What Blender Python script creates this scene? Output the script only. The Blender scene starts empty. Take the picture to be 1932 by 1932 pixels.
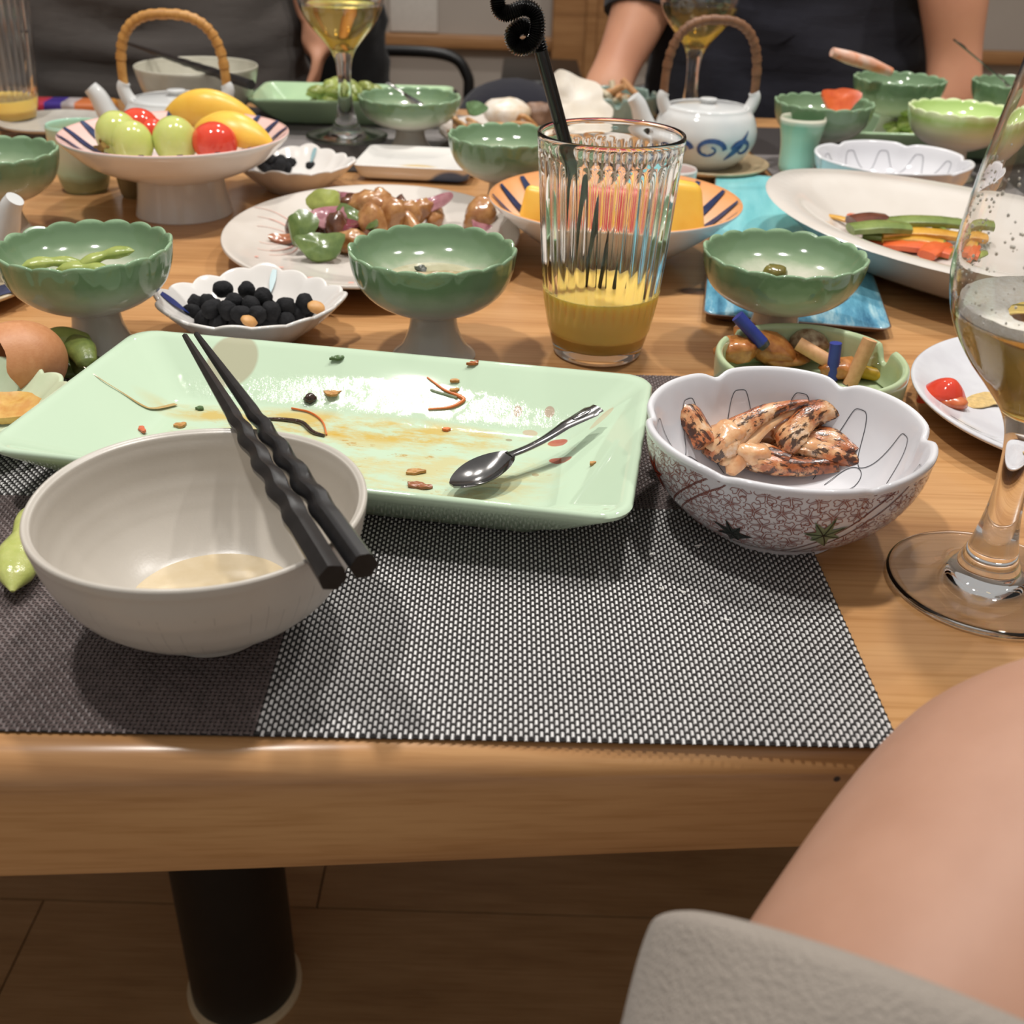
import bpy, bmesh, math, random
import numpy as np
from math import pi, sin, cos, tan, atan2, sqrt, radians, exp
from mathutils import Vector, Matrix, noise

random.seed(7)
scene = bpy.context.scene
COL = scene.collection
T = 0.75                      # height of the table top above the floor

# ------------------------------------------------------------------ camera
pitch, roll, F_PX, CAM_H = radians(30.3), radians(1.7), 2050.0, 0.25
fw = Vector((0, cos(pitch), -sin(pitch)))
r0 = Vector((1, 0, 0)); u0 = Vector((0, sin(pitch), cos(pitch)))
rt = r0 * cos(roll) + u0 * sin(roll)
up = u0 * cos(roll) - r0 * sin(roll)
cam_data = bpy.data.cameras.new('camera')
cam = bpy.data.objects.new('camera', cam_data); COL.objects.link(cam)
M = Matrix((rt, up, -fw)).transposed().to_4x4()
M.translation = Vector((0, 0, T + CAM_H))
cam.matrix_world = M
cam_data.sensor_width = 36
cam_data.sensor_fit = 'HORIZONTAL'
cam_data.lens = 36 * F_PX / 1932
cam_data.clip_start = 0.02
cam_data.dof.use_dof = True
cam_data.dof.focus_distance = 0.50
cam_data.dof.aperture_fstop = 15
scene.camera = cam

# ------------------------------------------------------------------ light
world = bpy.data.worlds.new('world'); scene.world = world
world.use_nodes = True
bg = world.node_tree.nodes['Background']
bg.inputs['Color'].default_value = (1.0, 0.975, 0.94, 1)
bg.inputs['Strength'].default_value = 0.42

def downlight(x, y, power, size=0.09, z=2.45, color=(1.0, 0.965, 0.915), size_y=None):
    d = bpy.data.lights.new('downlight', 'AREA')
    d.shape = 'RECTANGLE' if size_y else 'DISK'; d.size = size
    if size_y: d.size_y = size_y
    d.energy = power; d.color = color
    o = bpy.data.objects.new('downlight', d); COL.objects.link(o)
    o.location = (x, y, z)
    return o
downlight(0.24, 0.84, 15.0, 0.12)
downlight(-0.48, 0.49, 17.0, 0.10)
downlight(0.85, 1.05, 11.0)
downlight(-0.1, 2.2, 12.0)

vs = scene.view_settings
vs.view_transform = 'Standard'
vs.look = 'None'
vs.gamma = 1.0
vs.use_curve_mapping = False
vs.exposure = -0.10
scene.cycles.use_denoising = True
scene.cycles.max_bounces = 14
scene.cycles.transmission_bounces = 12
scene.cycles.transparent_max_bounces = 12

# ------------------------------------------------------------------ helpers
def lin(c):
    c = c / 255.0
    return c / 12.92 if c <= 0.04045 else ((c + 0.055) / 1.055) ** 2.4
def rgb(r, g, b): return (lin(r), lin(g), lin(b), 1.0)

def thing(name, label, cat, loc=(0, 0, 0), rz=0.0, group=None, rot=None):
    o = bpy.data.objects.new(name, None); COL.objects.link(o)
    o.empty_display_size = 0.02
    o.location = (loc[0], loc[1], loc[2] + T)
    o.rotation_euler = rot if rot else (0, 0, rz)
    o['label'] = label; o['category'] = cat
    if group: o['group'] = group
    return o

def part(name, me, m, parent, label=None, loc=(0, 0, 0), rot=(0, 0, 0), stuff=False):
    o = bpy.data.objects.new(name, me); COL.objects.link(o)
    if m is not None and not len(me.materials): me.materials.append(m)
    o.parent = parent
    o.location = loc; o.rotation_euler = rot
    if label: o['label'] = label
    if stuff: o['kind'] = 'stuff'
    return o

def solo(name, me, m, label, cat, loc=(0, 0, 0), rot=(0, 0, 0), group=None, scale=None):
    o = bpy.data.objects.new(name, me); COL.objects.link(o)
    if m is not None and not len(me.materials): me.materials.append(m)
    o.location = (loc[0], loc[1], loc[2] + T); o.rotation_euler = rot
    if scale: o.scale = scale
    o['label'] = label; o['category'] = cat
    if group: o['group'] = group
    return o

def struct(name, me, m, loc=(0, 0, 0)):
    o = bpy.data.objects.new(name, me); COL.objects.link(o)
    if me is not None and m is not None and not len(me.materials): me.materials.append(m)
    o.location = loc
    o['kind'] = 'structure'
    return o

def finish(me, angle=40, smooth=True):
    if smooth:
        me.polygons.foreach_set('use_smooth', [True] * len(me.polygons))
        try: me.set_sharp_from_angle(angle=radians(angle))
        except Exception: pass
    me.update()
    return me

def pydata(name, verts, faces, angle=40, smooth=True):
    me = bpy.data.meshes.new(name)
    me.from_pydata([tuple(v) for v in verts], [], faces)
    bm = bmesh.new(); bm.from_mesh(me)
    bmesh.ops.recalc_face_normals(bm, faces=bm.faces)
    bm.to_mesh(me); bm.free()
    return finish(me, angle, smooth)

def crom(pts, n):
    """Catmull-Rom through pts, n steps for each span"""
    out = []
    P = [Vector(p) for p in pts]
    for i in range(len(P) - 1):
        a = P[i - 1] if i else P[0] * 2 - P[1]
        b, c = P[i], P[i + 1]
        d = P[i + 2] if i + 2 < len(P) else P[-1] * 2 - P[-2]
        for k in range(n):
            t = k / n
            out.append(0.5 * ((2 * b) + (c - a) * t + (2 * a - 5 * b + 4 * c - d) * t * t + (3 * b - a - 3 * c + d) * t ** 3))
    out.append(P[-1])
    return out

def prof(*pts, n=5):
    return [(max(0.0, p.x), p.y) for p in crom([(a, b, 0) for a, b in pts], n)]

def lathe(name, pr, n=72, mod=None, angle=50, closed=False):
    """revolve pr; mod(theta, i, r, z) -> (r, z)"""
    V, Fc, rings = [], [], []
    for i, (r, z) in enumerate(pr):
        if r < 1e-6:
            V.append((0, 0, z)); rings.append([len(V) - 1]); continue
        ring = []
        for k in range(n):
            th = 2 * pi * k / n
            rr, zz = mod(th, i, r, z) if mod else (r, z)
            V.append((rr * cos(th), rr * sin(th), zz)); ring.append(len(V) - 1)
        rings.append(ring)
    idx = list(range(len(rings)))
    pairs = list(zip(idx, idx[1:])) + ([(idx[-1], 0)] if closed else [])
    for a, b in pairs:
        A, B = rings[a], rings[b]
        if len(A) == 1 and len(B) == 1: continue
        for k in range(n):
            k2 = (k + 1) % n
            if len(A) == 1: Fc.append((A[0], B[k], B[k2]))
            elif len(B) == 1: Fc.append((A[k], B[0], A[k2]))
            else: Fc.append((A[k], B[k], B[k2], A[k2]))
    return pydata(name, V, Fc, angle)

def loft(name, loops, cap0=True, cap1=True, angle=45):
    n = len(loops[0]); V = [p for l in loops for p in l]; Fc = []
    for a in range(len(loops) - 1):
        for k in range(n):
            k2 = (k + 1) % n
            Fc.append((a * n + k, a * n + k2, (a + 1) * n + k2, (a + 1) * n + k))
    if cap0: Fc.append(tuple(range(n)))
    if cap1: Fc.append(tuple((len(loops) - 1) * n + k for k in range(n)))
    return pydata(name, V, Fc, angle)

def rrect(hx, hy, cr, z, m=6):
    """rounded rectangle loop"""
    cr = min(cr, hx * 0.999, hy * 0.999); out = []
    for q, (sx, sy) in enumerate(((1, 1), (-1, 1), (-1, -1), (1, -1))):
        for k in range(m + 1):
            a = q * pi / 2 + k / m * pi / 2
            out.append((sx * (hx - cr) + cr * cos(a), sy * (hy - cr) + cr * sin(a), z))
    return out

def frames(P):
    n = len(P); tang = []
    for i in range(n):
        t = P[min(i + 1, n - 1)] - P[max(i - 1, 0)]
        tang.append(t.normalized() if t.length > 1e-9 else Vector((0, 0, 1)))
    a = Vector((0, 0, 1)) if abs(tang[0].z) < 0.9 else Vector((1, 0, 0))
    nrm = tang[0].cross(a).normalized(); out = []
    for t in tang:
        nrm = (nrm - t * nrm.dot(t)).normalized()
        out.append((t, nrm, t.cross(nrm)))
    return out

def tube(name, pts, rad, n=10, caps=True, angle=50, sx=1.0, sy=1.0, rf=None, bm_join=None):
    """sweep a circle (or a shape given by rf(i, ang)) along pts"""
    P = [Vector(p) for p in pts]; fr = frames(P); V, Fc = [], []
    for i, (p, (t, a, b)) in enumerate(zip(P, fr)):
        r = rad(i / (len(P) - 1)) if callable(rad) else rad
        for k in range(n):
            an = 2 * pi * k / n
            q = r * (rf(i, an) if rf else 1.0)
            V.append(p + a * (q * cos(an) * sx) + b * (q * sin(an) * sy))
    for i in range(len(P) - 1):
        for k in range(n):
            k2 = (k + 1) % n
            Fc.append((i * n + k, i * n + k2, (i + 1) * n + k2, (i + 1) * n + k))
    if caps:
        Fc.append(tuple(range(n - 1, -1, -1))); Fc.append(tuple((len(P) - 1) * n + k for k in range(n)))
    return pydata(name, V, Fc, angle)

def ribbons(name, lines, width, up_fn=None, off=0.0):
    """flat painted lines: each line is a list of (point, normal)"""
    V, Fc = [], []
    for ln in lines:
        w = width
        if isinstance(ln, tuple): ln, w = ln
        base = len(V)
        for i, (p, nn) in enumerate(ln):
            a = ln[max(i - 1, 0)][0]; b = ln[min(i + 1, len(ln) - 1)][0]
            t = (b - a)
            s = t.cross(nn)
            s = s.normalized() if s.length > 1e-9 else Vector((1, 0, 0))
            ww = w(i / max(1, len(ln) - 1)) if callable(w) else w
            V.append(p + s * ww / 2 + nn * off); V.append(p - s * ww / 2 + nn * off)
        for i in range(len(ln) - 1):
            q = base + 2 * i
            Fc.append((q, q + 1, q + 3, q + 2))
    me = bpy.data.meshes.new(name); me.from_pydata([tuple(v) for v in V], [], Fc)
    return finish(me)

def join_meshes(name, parts, angle=40):
    V, Fc = [], []
    for me, mtx in parts:
        b = len(V)
        for v in me.vertices: V.append(mtx @ v.co if mtx else v.co.copy())
        for p in me.polygons: Fc.append(tuple(b + i for i in p.vertices))
    out = bpy.data.meshes.new(name); out.from_pydata([tuple(v) for v in V], [], Fc)
    return finish(out, angle)

_ico = {}
def ico(sub):
    if sub not in _ico:
        bm = bmesh.new(); bmesh.ops.create_icosphere(bm, subdivisions=sub, radius=1.0)
        _ico[sub] = ([v.co.copy() for v in bm.verts], [tuple(v.index for v in f.verts) for f in bm.faces]); bm.free()
    return _ico[sub]

def blob(name, sx, sy, sz, amp=0.12, freq=1.6, seed=0, sub=3, flat=0.0, angle=180):
    vs_, fs = ico(sub); off = Vector((seed * 7.3, seed * 3.1, seed * 5.7)); V = []
    for v in vs_:
        k = 1 + amp * noise.noise(v * freq + off) + amp * 0.5 * noise.noise(v * freq * 2.3 + off)
        z = v.z * k
        if flat and z < -1 + flat: z = -1 + flat
        V.append((v.x * k * sx, v.y * k * sy, z * sz))
    return pydata(name, V, fs, angle)

def chip(name, w, h, curl=0.3, thick=0.002, seed=0, rough=0.12, n=8, point=0.0, curl2=0.0):
    """a curved flat piece (pepper, onion, peel, paper): irregular outline and real thickness"""
    rnd = random.Random(seed); ph = [rnd.uniform(0, 6.28) for _ in range(4)]
    top, bot = [], []
    def P(u, v, lift):
        r = sqrt(u * u + v * v)
        a = atan2(v, u)
        k = 1 + rough * (0.6 * sin(2 * a + ph[0]) + 0.5 * sin(3 * a + ph[1]) + 0.4 * sin(5 * a + ph[2]))
        if point: k *= 1 - point * (0.5 - 0.5 * cos(a)) * 0.5
        x, y = u * k * w / 2, v * k * h / 2
        z = curl * (x * x) / (w / 2) - curl2 * (y * y) / (h / 2) + 0.04 * w * rough * 8 * noise.noise(Vector((u * 2 + seed, v * 2, 3.1)))
        return (x, y, z + lift)
    rings = n // 2; seg = n * 3
    V = [P(0, 0, 0)]
    for i in range(1, rings + 1):
        for k in range(seg):
            a = 2 * pi * k / seg; V.append(P(i / rings * cos(a), i / rings * sin(a), 0))
    m = len(V)
    V += [(x, y, z - thick) for x, y, z in V]
    Fc = []
    def ring(i): return [1 + (i - 1) * seg + k for k in range(seg)]
    for o in (0, m):
        A = ring(1)
        for k in range(seg): Fc.append((o, o + A[k], o + A[(k + 1) % seg]))
        for i in range(1, rings):
            A, B = ring(i), ring(i + 1)
            for k in range(seg): Fc.append((o + A[k], o + B[k], o + B[(k + 1) % seg], o + A[(k + 1) % seg]))
    A = ring(rings)
    for k in range(seg): Fc.append((A[k], A[(k + 1) % seg], m + A[(k + 1) % seg], m + A[k]))
    return pydata(name, V, Fc, 60)

def box(name, x0, x1, y0, y1, z0, z1, bev=0.0, seg=2):
    bm = bmesh.new()
    vs_ = [bm.verts.new(p) for p in ((x0, y0, z0), (x1, y0, z0), (x1, y1, z0), (x0, y1, z0), (x0, y0, z1), (x1, y0, z1), (x1, y1, z1), (x0, y1, z1))]
    for f in ((0, 3, 2, 1), (4, 5, 6, 7), (0, 1, 5, 4), (1, 2, 6, 5), (2, 3, 7, 6), (3, 0, 4, 7)): bm.faces.new([vs_[i] for i in f])
    if bev: bmesh.ops.bevel(bm, geom=list(bm.edges), offset=bev, segments=seg, profile=0.5, affect='EDGES')
    me = bpy.data.meshes.new(name); bm.to_mesh(me); bm.free()
    return finish(me, 50)

# ------------------------------------------------------------------ materials
def new_mat(name):
    m = bpy.data.materials.new(name); m.use_nodes = True
    nt = m.node_tree; b = nt.nodes['Principled BSDF']
    return m, nt, b

def N(nt, kind, **kw):
    n = nt.nodes.new(kind)
    for k, v in kw.items():
        if k == 'op': n.operation = v
        elif k.startswith('i_'): n.inputs[k[2:]].default_value = v
        else: setattr(n, k, v)
    return n

def math_(nt, op, a, b=None, clamp=False):
    n = nt.nodes.new('ShaderNodeMath'); n.operation = op; n.use_clamp = clamp
    for i, v in enumerate((a, b)):
        if v is None: continue
        if isinstance(v, (int, float)): n.inputs[i].default_value = v
        else: nt.links.new(v, n.inputs[i])
    return n.outputs[0]

def mixc(nt, fac, a, b):
    n = nt.nodes.new('ShaderNodeMix'); n.data_type = 'RGBA'
    for sock, v in ((n.inputs[0], fac), (n.inputs[6], a), (n.inputs[7], b)):
        if isinstance(v, (int, float)): sock.default_value = v
        elif isinstance(v, tuple): sock.default_value = v
        else: nt.links.new(v, sock)
    return n.outputs[2]

def ocoord(nt): return N(nt, 'ShaderNodeTexCoord').outputs['Object']

def noise_tex(nt, coord, scale, detail=3, rough=0.55, stretch=None):
    if stretch:
        mp = N(nt, 'ShaderNodeMapping'); mp.inputs['Scale'].default_value = stretch
        nt.links.new(coord, mp.inputs[0]); coord = mp.outputs[0]
    n = N(nt, 'ShaderNodeTexNoise'); n.inputs['Scale'].default_value = scale
    n.inputs['Detail'].default_value = detail; n.inputs['Roughness'].default_value = rough
    nt.links.new(coord, n.inputs['Vector'])
    return n.outputs['Fac']

def ramp(nt, fac, stops, interp='LINEAR'):
    r = N(nt, 'ShaderNodeValToRGB'); cr = r.color_ramp; cr.interpolation = interp
    while len(cr.elements) < len(stops): cr.elements.new(0.5)
    for e, (p, c) in zip(cr.elements, stops): e.position = p; e.color = c
    nt.links.new(fac, r.inputs[0])
    return r.outputs[0]

def bump(nt, b, h, strength=0.3, dist=0.001):
    n = N(nt, 'ShaderNodeBump'); n.inputs['Strength'].default_value = strength; n.inputs['Distance'].default_value = dist
    nt.links.new(h, n.inputs['Height']); nt.links.new(n.outputs[0], b.inputs['Normal'])

def simple(name, c, rough=0.4, metal=0.0, var=None, vscale=80, bstr=0.0, bscale=300, sss=0.0, coat=0.0, spec=0.5):
    """one colour, softly varied by noise (var = second colour)"""
    m, nt, b = new_mat(name)
    co = ocoord(nt)
    if var:
        f = noise_tex(nt, co, vscale, 4)
        f = ramp(nt, f, [(0.35, (0, 0, 0, 1)), (0.65, (1, 1, 1, 1))])
        nt.links.new(mixc(nt, f, rgb(*c), rgb(*var)), b.inputs['Base Color'])
    else:
        b.inputs['Base Color'].default_value = rgb(*c)
    b.inputs['Roughness'].default_value = rough; b.inputs['Metallic'].default_value = metal
    b.inputs['Specular IOR Level'].default_value = spec
    if coat:
        b.inputs['Coat Weight'].default_value = coat; b.inputs['Coat Roughness'].default_value = 0.08
    if sss:
        b.inputs['Subsurface Weight'].default_value = sss; b.inputs['Subsurface Radius'].default_value = (0.01, 0.006, 0.003)
        b.inputs['Subsurface Scale'].default_value = 0.4
    if bstr: bump(nt, b, noise_tex(nt, co, bscale, 3), bstr)
    return m

def glaze_z(name, stops, z0, z1, rough=0.10, wob=0.004, wscale=60):
    """glaze whose colour runs with the height on the pot"""
    m, nt, b = new_mat(name); co = ocoord(nt)
    s = N(nt, 'ShaderNodeSeparateXYZ'); nt.links.new(co, s.inputs[0])
    nz = noise_tex(nt, co, wscale, 3)
    z = math_(nt, 'ADD', s.outputs['Z'], math_(nt, 'MULTIPLY', math_(nt, 'SUBTRACT', nz, 0.5), wob * 2))
    f = math_(nt, 'DIVIDE', math_(nt, 'SUBTRACT', z, z0), z1 - z0, True)
    nt.links.new(ramp(nt, f, stops), b.inputs['Base Color'])
    b.inputs['Roughness'].default_value = rough
    return m

def glass(name, tint=(1, 1, 1, 1), rough=0.0, ior=1.45):
    m, nt, b = new_mat(name)
    b.inputs['Base Color'].default_value = tint; b.inputs['Roughness'].default_value = rough
    b.inputs['Transmission Weight'].default_value = 1.0; b.inputs['IOR'].default_value = ior
    return m

def wood(name, light, mid, dark, axis_scale=(1.2, 14, 14), scale=3.0, rough=0.35, fine=(6, 160, 160), knots=None, bstr=0.08, pins=None):
    m, nt, b = new_mat(name); co = ocoord(nt)
    n1 = noise_tex(nt, co, scale, 5, 0.6, axis_scale)
    n2 = noise_tex(nt, co, scale, 3, 0.5, fine)
    c = ramp(nt, n1, [(0.25, rgb(*dark)), (0.45, rgb(*mid)), (0.7, rgb(*light))])
    c2 = ramp(nt, n2, [(0.3, (0.80, 0.74, 0.66, 1)), (0.55, (1, 1, 1, 1))])
    mm = N(nt, 'ShaderNodeMix', data_type='RGBA', blend_type='MULTIPLY'); mm.inputs[0].default_value = 0.8
    nt.links.new(c, mm.inputs[6]); nt.links.new(c2, mm.inputs[7])
    out = mm.outputs[2]
    if knots:
        for (kx, ky, kr, kc) in knots:
            out = mixc(nt, ell(nt, co, kx, ky, kr, kr * 0.6, 0, 0.6), out, rgb(*kc))
    for (p3, r3, kc) in (pins or ()):
        dd = N(nt, 'ShaderNodeVectorMath', operation='DISTANCE'); nt.links.new(co, dd.inputs[0]); dd.inputs[1].default_value = p3
        out = mixc(nt, math_(nt, 'DIVIDE', math_(nt, 'SUBTRACT', r3 * 1.5, dd.outputs['Value']), r3 * 0.6, True), out, rgb(*kc))
    nt.links.new(out, b.inputs['Base Color'])
    b.inputs['Roughness'].default_value = rough
    bump(nt, b, n2, bstr, 0.0005)
    return m

def ell(nt, co, cx, cy, rx, ry, ang=0.0, soft=0.2):
    """mask of a printed ellipse in the object's own x, y"""
    mp = N(nt, 'ShaderNodeMapping', vector_type='TEXTURE')
    mp.inputs['Location'].default_value = (cx, cy, 0); mp.inputs['Rotation'].default_value = (0, 0, ang)
    mp.inputs['Scale'].default_value = (rx, ry, 1e6)
    nt.links.new(co, mp.inputs[0])
    ln = N(nt, 'ShaderNodeVectorMath', operation='LENGTH'); nt.links.new(mp.outputs[0], ln.inputs[0])
    return math_(nt, 'DIVIDE', math_(nt, 'SUBTRACT', 1.0 + soft, ln.outputs['Value']), soft, True)

CLEAR = glass('clear_glass')
STEEL = simple('polished_steel', (150, 148, 146), 0.18, 1.0, var=(120, 118, 118), vscale=40)
WHITE = simple('white_porcelain', (232, 228, 224), 0.12, var=(224, 219, 214), vscale=25)
BLACKM = simple('black_metal', (14, 13, 13), 0.4, var=(20, 18, 17))

# ------------------------------------------------------------------ the room
floor_mat = wood('floor_laminate', (176, 142, 102), (164, 130, 90), (146, 112, 76), (3, 20, 20), 2.0, 0.4)
seam_mat = simple('floor_seam', (70, 52, 34), 0.8, var=(60, 44, 30))
fl = struct('floor', box('floor', -2.6, 2.6, -0.9, 3.3, -0.05, -0.004), seam_mat)
PW = 0.195
row = 0
y = 0.822 - PW * 8
plank_cache = {}
while y < 3.28:
    offx = (row * 0.47) % 1.2
    if abs(y - 0.822) < 1e-6: offx = (2.6 - 0.205) % 1.2 - 0.0
    x = -2.6 - 1.2 + offx
    while x < 2.6:
        a, b_ = max(x, -2.6), min(x + 1.2, 2.6); yb = min(y + PW, 3.3)
        if b_ - a > 0.01 and yb - y > 0.01:
            key = (round(b_ - a, 3), round(yb - y, 3))
            if key not in plank_cache:
                plank_cache[key] = box('plank', 0.001, b_ - a - 0.001, 0.001, yb - y - 0.001, -0.006, 0.0)
            p = part('plank', plank_cache[key], floor_mat, fl, loc=(a, y, 0))
        x += 1.2
    y += PW; row += 1

wall_mat = simple('wall_paint', (172, 162, 152), 0.8, var=(166, 156, 146), vscale=3)
trim_mat = wood('trim_wood', (176, 132, 88), (160, 116, 74), (140, 100, 62), (1.5, 18, 18), 2.0, 0.45)
struct('wall_back', box('wall_back', -2.6, 2.6, 3.3, 3.4, 0, 2.7), wall_mat)
struct('wall_left', box('wall_left', -2.7, -2.6, -0.9, 3.4, 0, 2.7), wall_mat)
struct('wall_right', box('wall_right', 2.6, 2.7, -0.9, 3.4, 0, 2.7), wall_mat)
pa = (-0.38775, 3.28, -0.13398); pb = (0.0719, 3.28, -0.17757)
struct('trim_1', box('trim_1', -2.6, 2.6, 3.262, 3.3, pb[2] + T + 0.01, pa[2] + T, 0.004), trim_mat)
pa = (0.0705, 3.2, -0.1097); pb = (0.24832, 3.2, -0.10485)
tm = struct('trim_2', box('trim_2', pa[0], pb[0], 3.2, 3.3, 0, 2.7, 0.006), trim_mat)
pc = (0.15945, 3.2, -0.10727)
part('moulding', box('moulding', pc[0], pc[0] + 0.03, 3.185, 3.2, 0, 2.7, 0.004), trim_mat, tm)
pa = (-0.37933, 3.29, -0.0648); pb = (-0.24671, 3.29, -0.13126)
solo('wall_panel', box('wall_panel', pa[0], pb[0], 3.288, 3.3, pb[2] + T, pb[2] + T + 0.35, 0.002), simple('panel_white', (212, 206, 198), 0.7, var=(206, 200, 192)),
     'pale square panel on the wall above the wooden rail', 'wall panel', (0, 0, -T))

# ------------------------------------------------------------------ the table
table_mat = wood('table_wood', (202, 156, 106), (188, 140, 92), (156, 110, 68), (0.7, 9, 9), 4.0, 0.22, (3, 90, 90),
                 knots=[(0.1255, 0.745, 0.010, (90, 56, 30)), (0.145, 0.762, 0.006, (96, 60, 32)), (0.165, 0.287, 0.0026, (120, 78, 44)), (0.192, 0.298, 0.0026, (122, 80, 46))],
                 pins=[((k_[0], k_[1], k_[2] + T), 0.0011, (52, 32, 18)) for k_ in ((-0.02211, 0.2662, -0.00429), (0.11296, 0.2738, -0.01145))])
tb = thing('dining_table', 'thick varnished timber dining table with a rounded front edge and black legs', 'table', (0, 0, -T))
loops = []
for i in range(61):
    x = -1.35 + 2.7 * i / 60
    yf = 0.2675 + 0.056 * x + 0.0012 * noise.noise(Vector((x * 5, 0, 0)))
    zb = -0.0515 + 0.03 * max(-0.4, min(0.4, x))
    sec = [(yf + 0.006, zb), (yf + 0.0015, zb + 0.003), (yf, zb + 0.008), (yf - 0.0005, -0.025), (yf, -0.0105)]
    for k in range(1, 6):
        a = k / 5 * pi / 2
        sec.append((yf + 0.012 * (1 - cos(a)), -0.0105 + 0.0105 * sin(a)))
    sec += [(1.412, 0), (1.42, -0.008), (1.42, zb)]
    loops.append([(x, yy, zz + T) for yy, zz in sec])
part('table_top', loft('table_top', loops, angle=35), table_mat, tb)
leg_me = lathe('leg', [(0.0, 0.0)] + [(0.052, 0.0), (0.053, 0.004), (0.053, T - 0.053), (0.0, T - 0.053)], 48)
ring_me = lathe('floor_ring', [(0.0, 0.0), (0.058, 0.0), (0.058, 0.006), (0.053, 0.008), (0.0, 0.008)], 48)
ring_mat = simple('floor_ring_plastic', (205, 186, 152), 0.5, var=(196, 176, 142))
leg_mat = simple('black_leg', (16, 13, 11), 0.45, var=(22, 18, 15), vscale=20)
for x, y in ((-0.262, 0.722), (-1.0, 1.15), (1.05, 0.6), (1.05, 1.15)):
    part('leg', leg_me, leg_mat, tb, loc=(x, y, 0))
    part('floor_ring', ring_me, ring_mat, tb, loc=(x, y, 0), label='cream ring around the foot of the leg')

# ------------------------------------------------------------------ placemats
def threads(name, cells, lx, ly, hi, lo, along):
    """cells: array of centres; each thread float is a small bowed strip"""
    st, V = (-0.5, 0.0, 0.5), []
    for s in st:
        z = hi if s == 0 else lo
        for c_, zz in ((-0.5, lo * 0.5), (-0.28, z), (0.28, z), (0.5, lo * 0.5)):
            V.append((s * lx, c_ * ly, zz) if along == 'x' else (c_ * lx, s * ly, zz))
    V = np.array(V); Q = []
    for a in range(2):
        for b in range(3):
            q = [a * 4 + b, a * 4 + b + 1, (a + 1) * 4 + b + 1, (a + 1) * 4 + b]
            Q.append(q if along == 'y' else q[::-1])
    Q = np.array(Q); n = len(cells)
    co = np.concatenate([cells, np.zeros((n, 1))], 1)[:, None, :] + V[None]
    jz = np.random.RandomState(3).uniform(0.9, 1.1, (n, 1)); co[:, :, 2] *= jz
    fc = Q[None] + (np.arange(n) * 12)[:, None, None]
    me = bpy.data.meshes.new(name)
    me.vertices.add(n * 12); me.vertices.foreach_set('co', co.astype(np.float32).ravel())
    me.loops.add(n * 24); me.loops.foreach_set('vertex_index', fc.astype(np.int32).ravel())
    me.polygons.add(n * 6)
    me.polygons.foreach_set('loop_start', (np.arange(n * 6) * 4).astype(np.int32))
    me.update(calc_edges=True)
    return finish(me)

MW, MD, PX, PY = 0.2165, 0.312, 0.00176, 0.00195
th_white = simple('thread_white', (226, 224, 222), 0.45, var=(208, 206, 205), vscale=200)
th_black = simple('thread_black', (46, 43, 43), 0.42, var=(60, 57, 56), vscale=200)
th_brown = simple('thread_brown', (112, 98, 96), 0.5, var=(96, 84, 82), vscale=200)
mat_base = simple('mat_backing', (24, 21, 21), 0.7, var=(30, 27, 26))
pm = thing('placemat', 'woven vinyl placemat with white checked and brown squares under the rice bowl', 'placemat', (-0.0836, 0.2736, 0.0006), radians(0.9))
part('backing', box('backing', -MW, MW, 0, MD, 0.0, 0.0006), mat_base, pm)
W_, B_, R_, R2_ = [], [], [], []
ncol, nrow = int(2 * MW / PX), int(MD / PY)
for i in range(ncol):
    for j in range(nrow):
        x, y = -MW + (i + 0.5) * PX, (j + 0.5) * PY
        lightq = (x > 0) == (y < MD / 2)
        warp = (i + j) % 2 == 0
        if lightq: (W_ if warp else B_).append((x, y))
        else: (R_ if warp else R2_).append((x, y))
part('white_threads', threads('white_threads', np.array(W_), PX * 0.72, PY * 1.46, 0.00135, 0.0007, 'y'), th_white, pm, 'white threads of the two checked squares', stuff=True)
part('black_threads', threads('black_threads', np.array(B_), PX * 1.34, PY * 0.62, 0.00125, 0.0007, 'x'), th_black, pm, 'black cross threads of the two checked squares', stuff=True)
part('brown_threads', threads('brown_threads', np.array(R_), PX * 0.78, PY * 1.42, 0.0012, 0.0007, 'y'), th_brown, pm, 'brown threads of the two plain squares', stuff=True)
part('brown_cross_threads', threads('brown_cross_threads', np.array(R2_), PX * 1.36, PY * 0.72, 0.0012, 0.0007, 'x'), th_brown, pm, stuff=True)

def weave_mat(name, ca, cb, s=560):
    m, nt, b = new_mat(name); co = ocoord(nt)
    ck = N(nt, 'ShaderNodeTexChecker'); ck.inputs['Scale'].default_value = s
    ck.inputs['Color1'].default_value = rgb(*ca); ck.inputs['Color2'].default_value = rgb(*cb)
    nt.links.new(co, ck.inputs['Vector']); nt.links.new(ck.outputs[0], b.inputs['Base Color'])
    b.inputs['Roughness'].default_value = 0.5
    bump(nt, b, ck.outputs[1], 0.5, 0.0006)
    return m
wm = weave_mat('weave_grey', (150, 144, 142), (96, 90, 90))
wmd = weave_mat('weave_dark', (64, 58, 56), (38, 34, 34))
def far_mat(label, loc, rz, w=0.43, d=0.30):
    t = thing('placemat', label, 'placemat', (loc[0], loc[1], 0.0004), rz, group='placemats across the table')
    for q, (x0, x1, y0, y1) in enumerate(((-w / 2, 0, -d / 2, 0), (0, w / 2, -d / 2, 0), (-w / 2, 0, 0, d / 2), (0, w / 2, 0, d / 2))):
        part('woven_square', box('woven_square', x0, x1, y0, y1, 0, 0.0014), wm if q in (0, 3) else wmd, t)
far_mat('grey woven placemat under the far beer glass by the edamame tray', (-0.22, 1.22), radians(-3))
far_mat('grey woven placemat under the pale lime bowl on the far right', (0.46, 1.20), radians(2))

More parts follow.
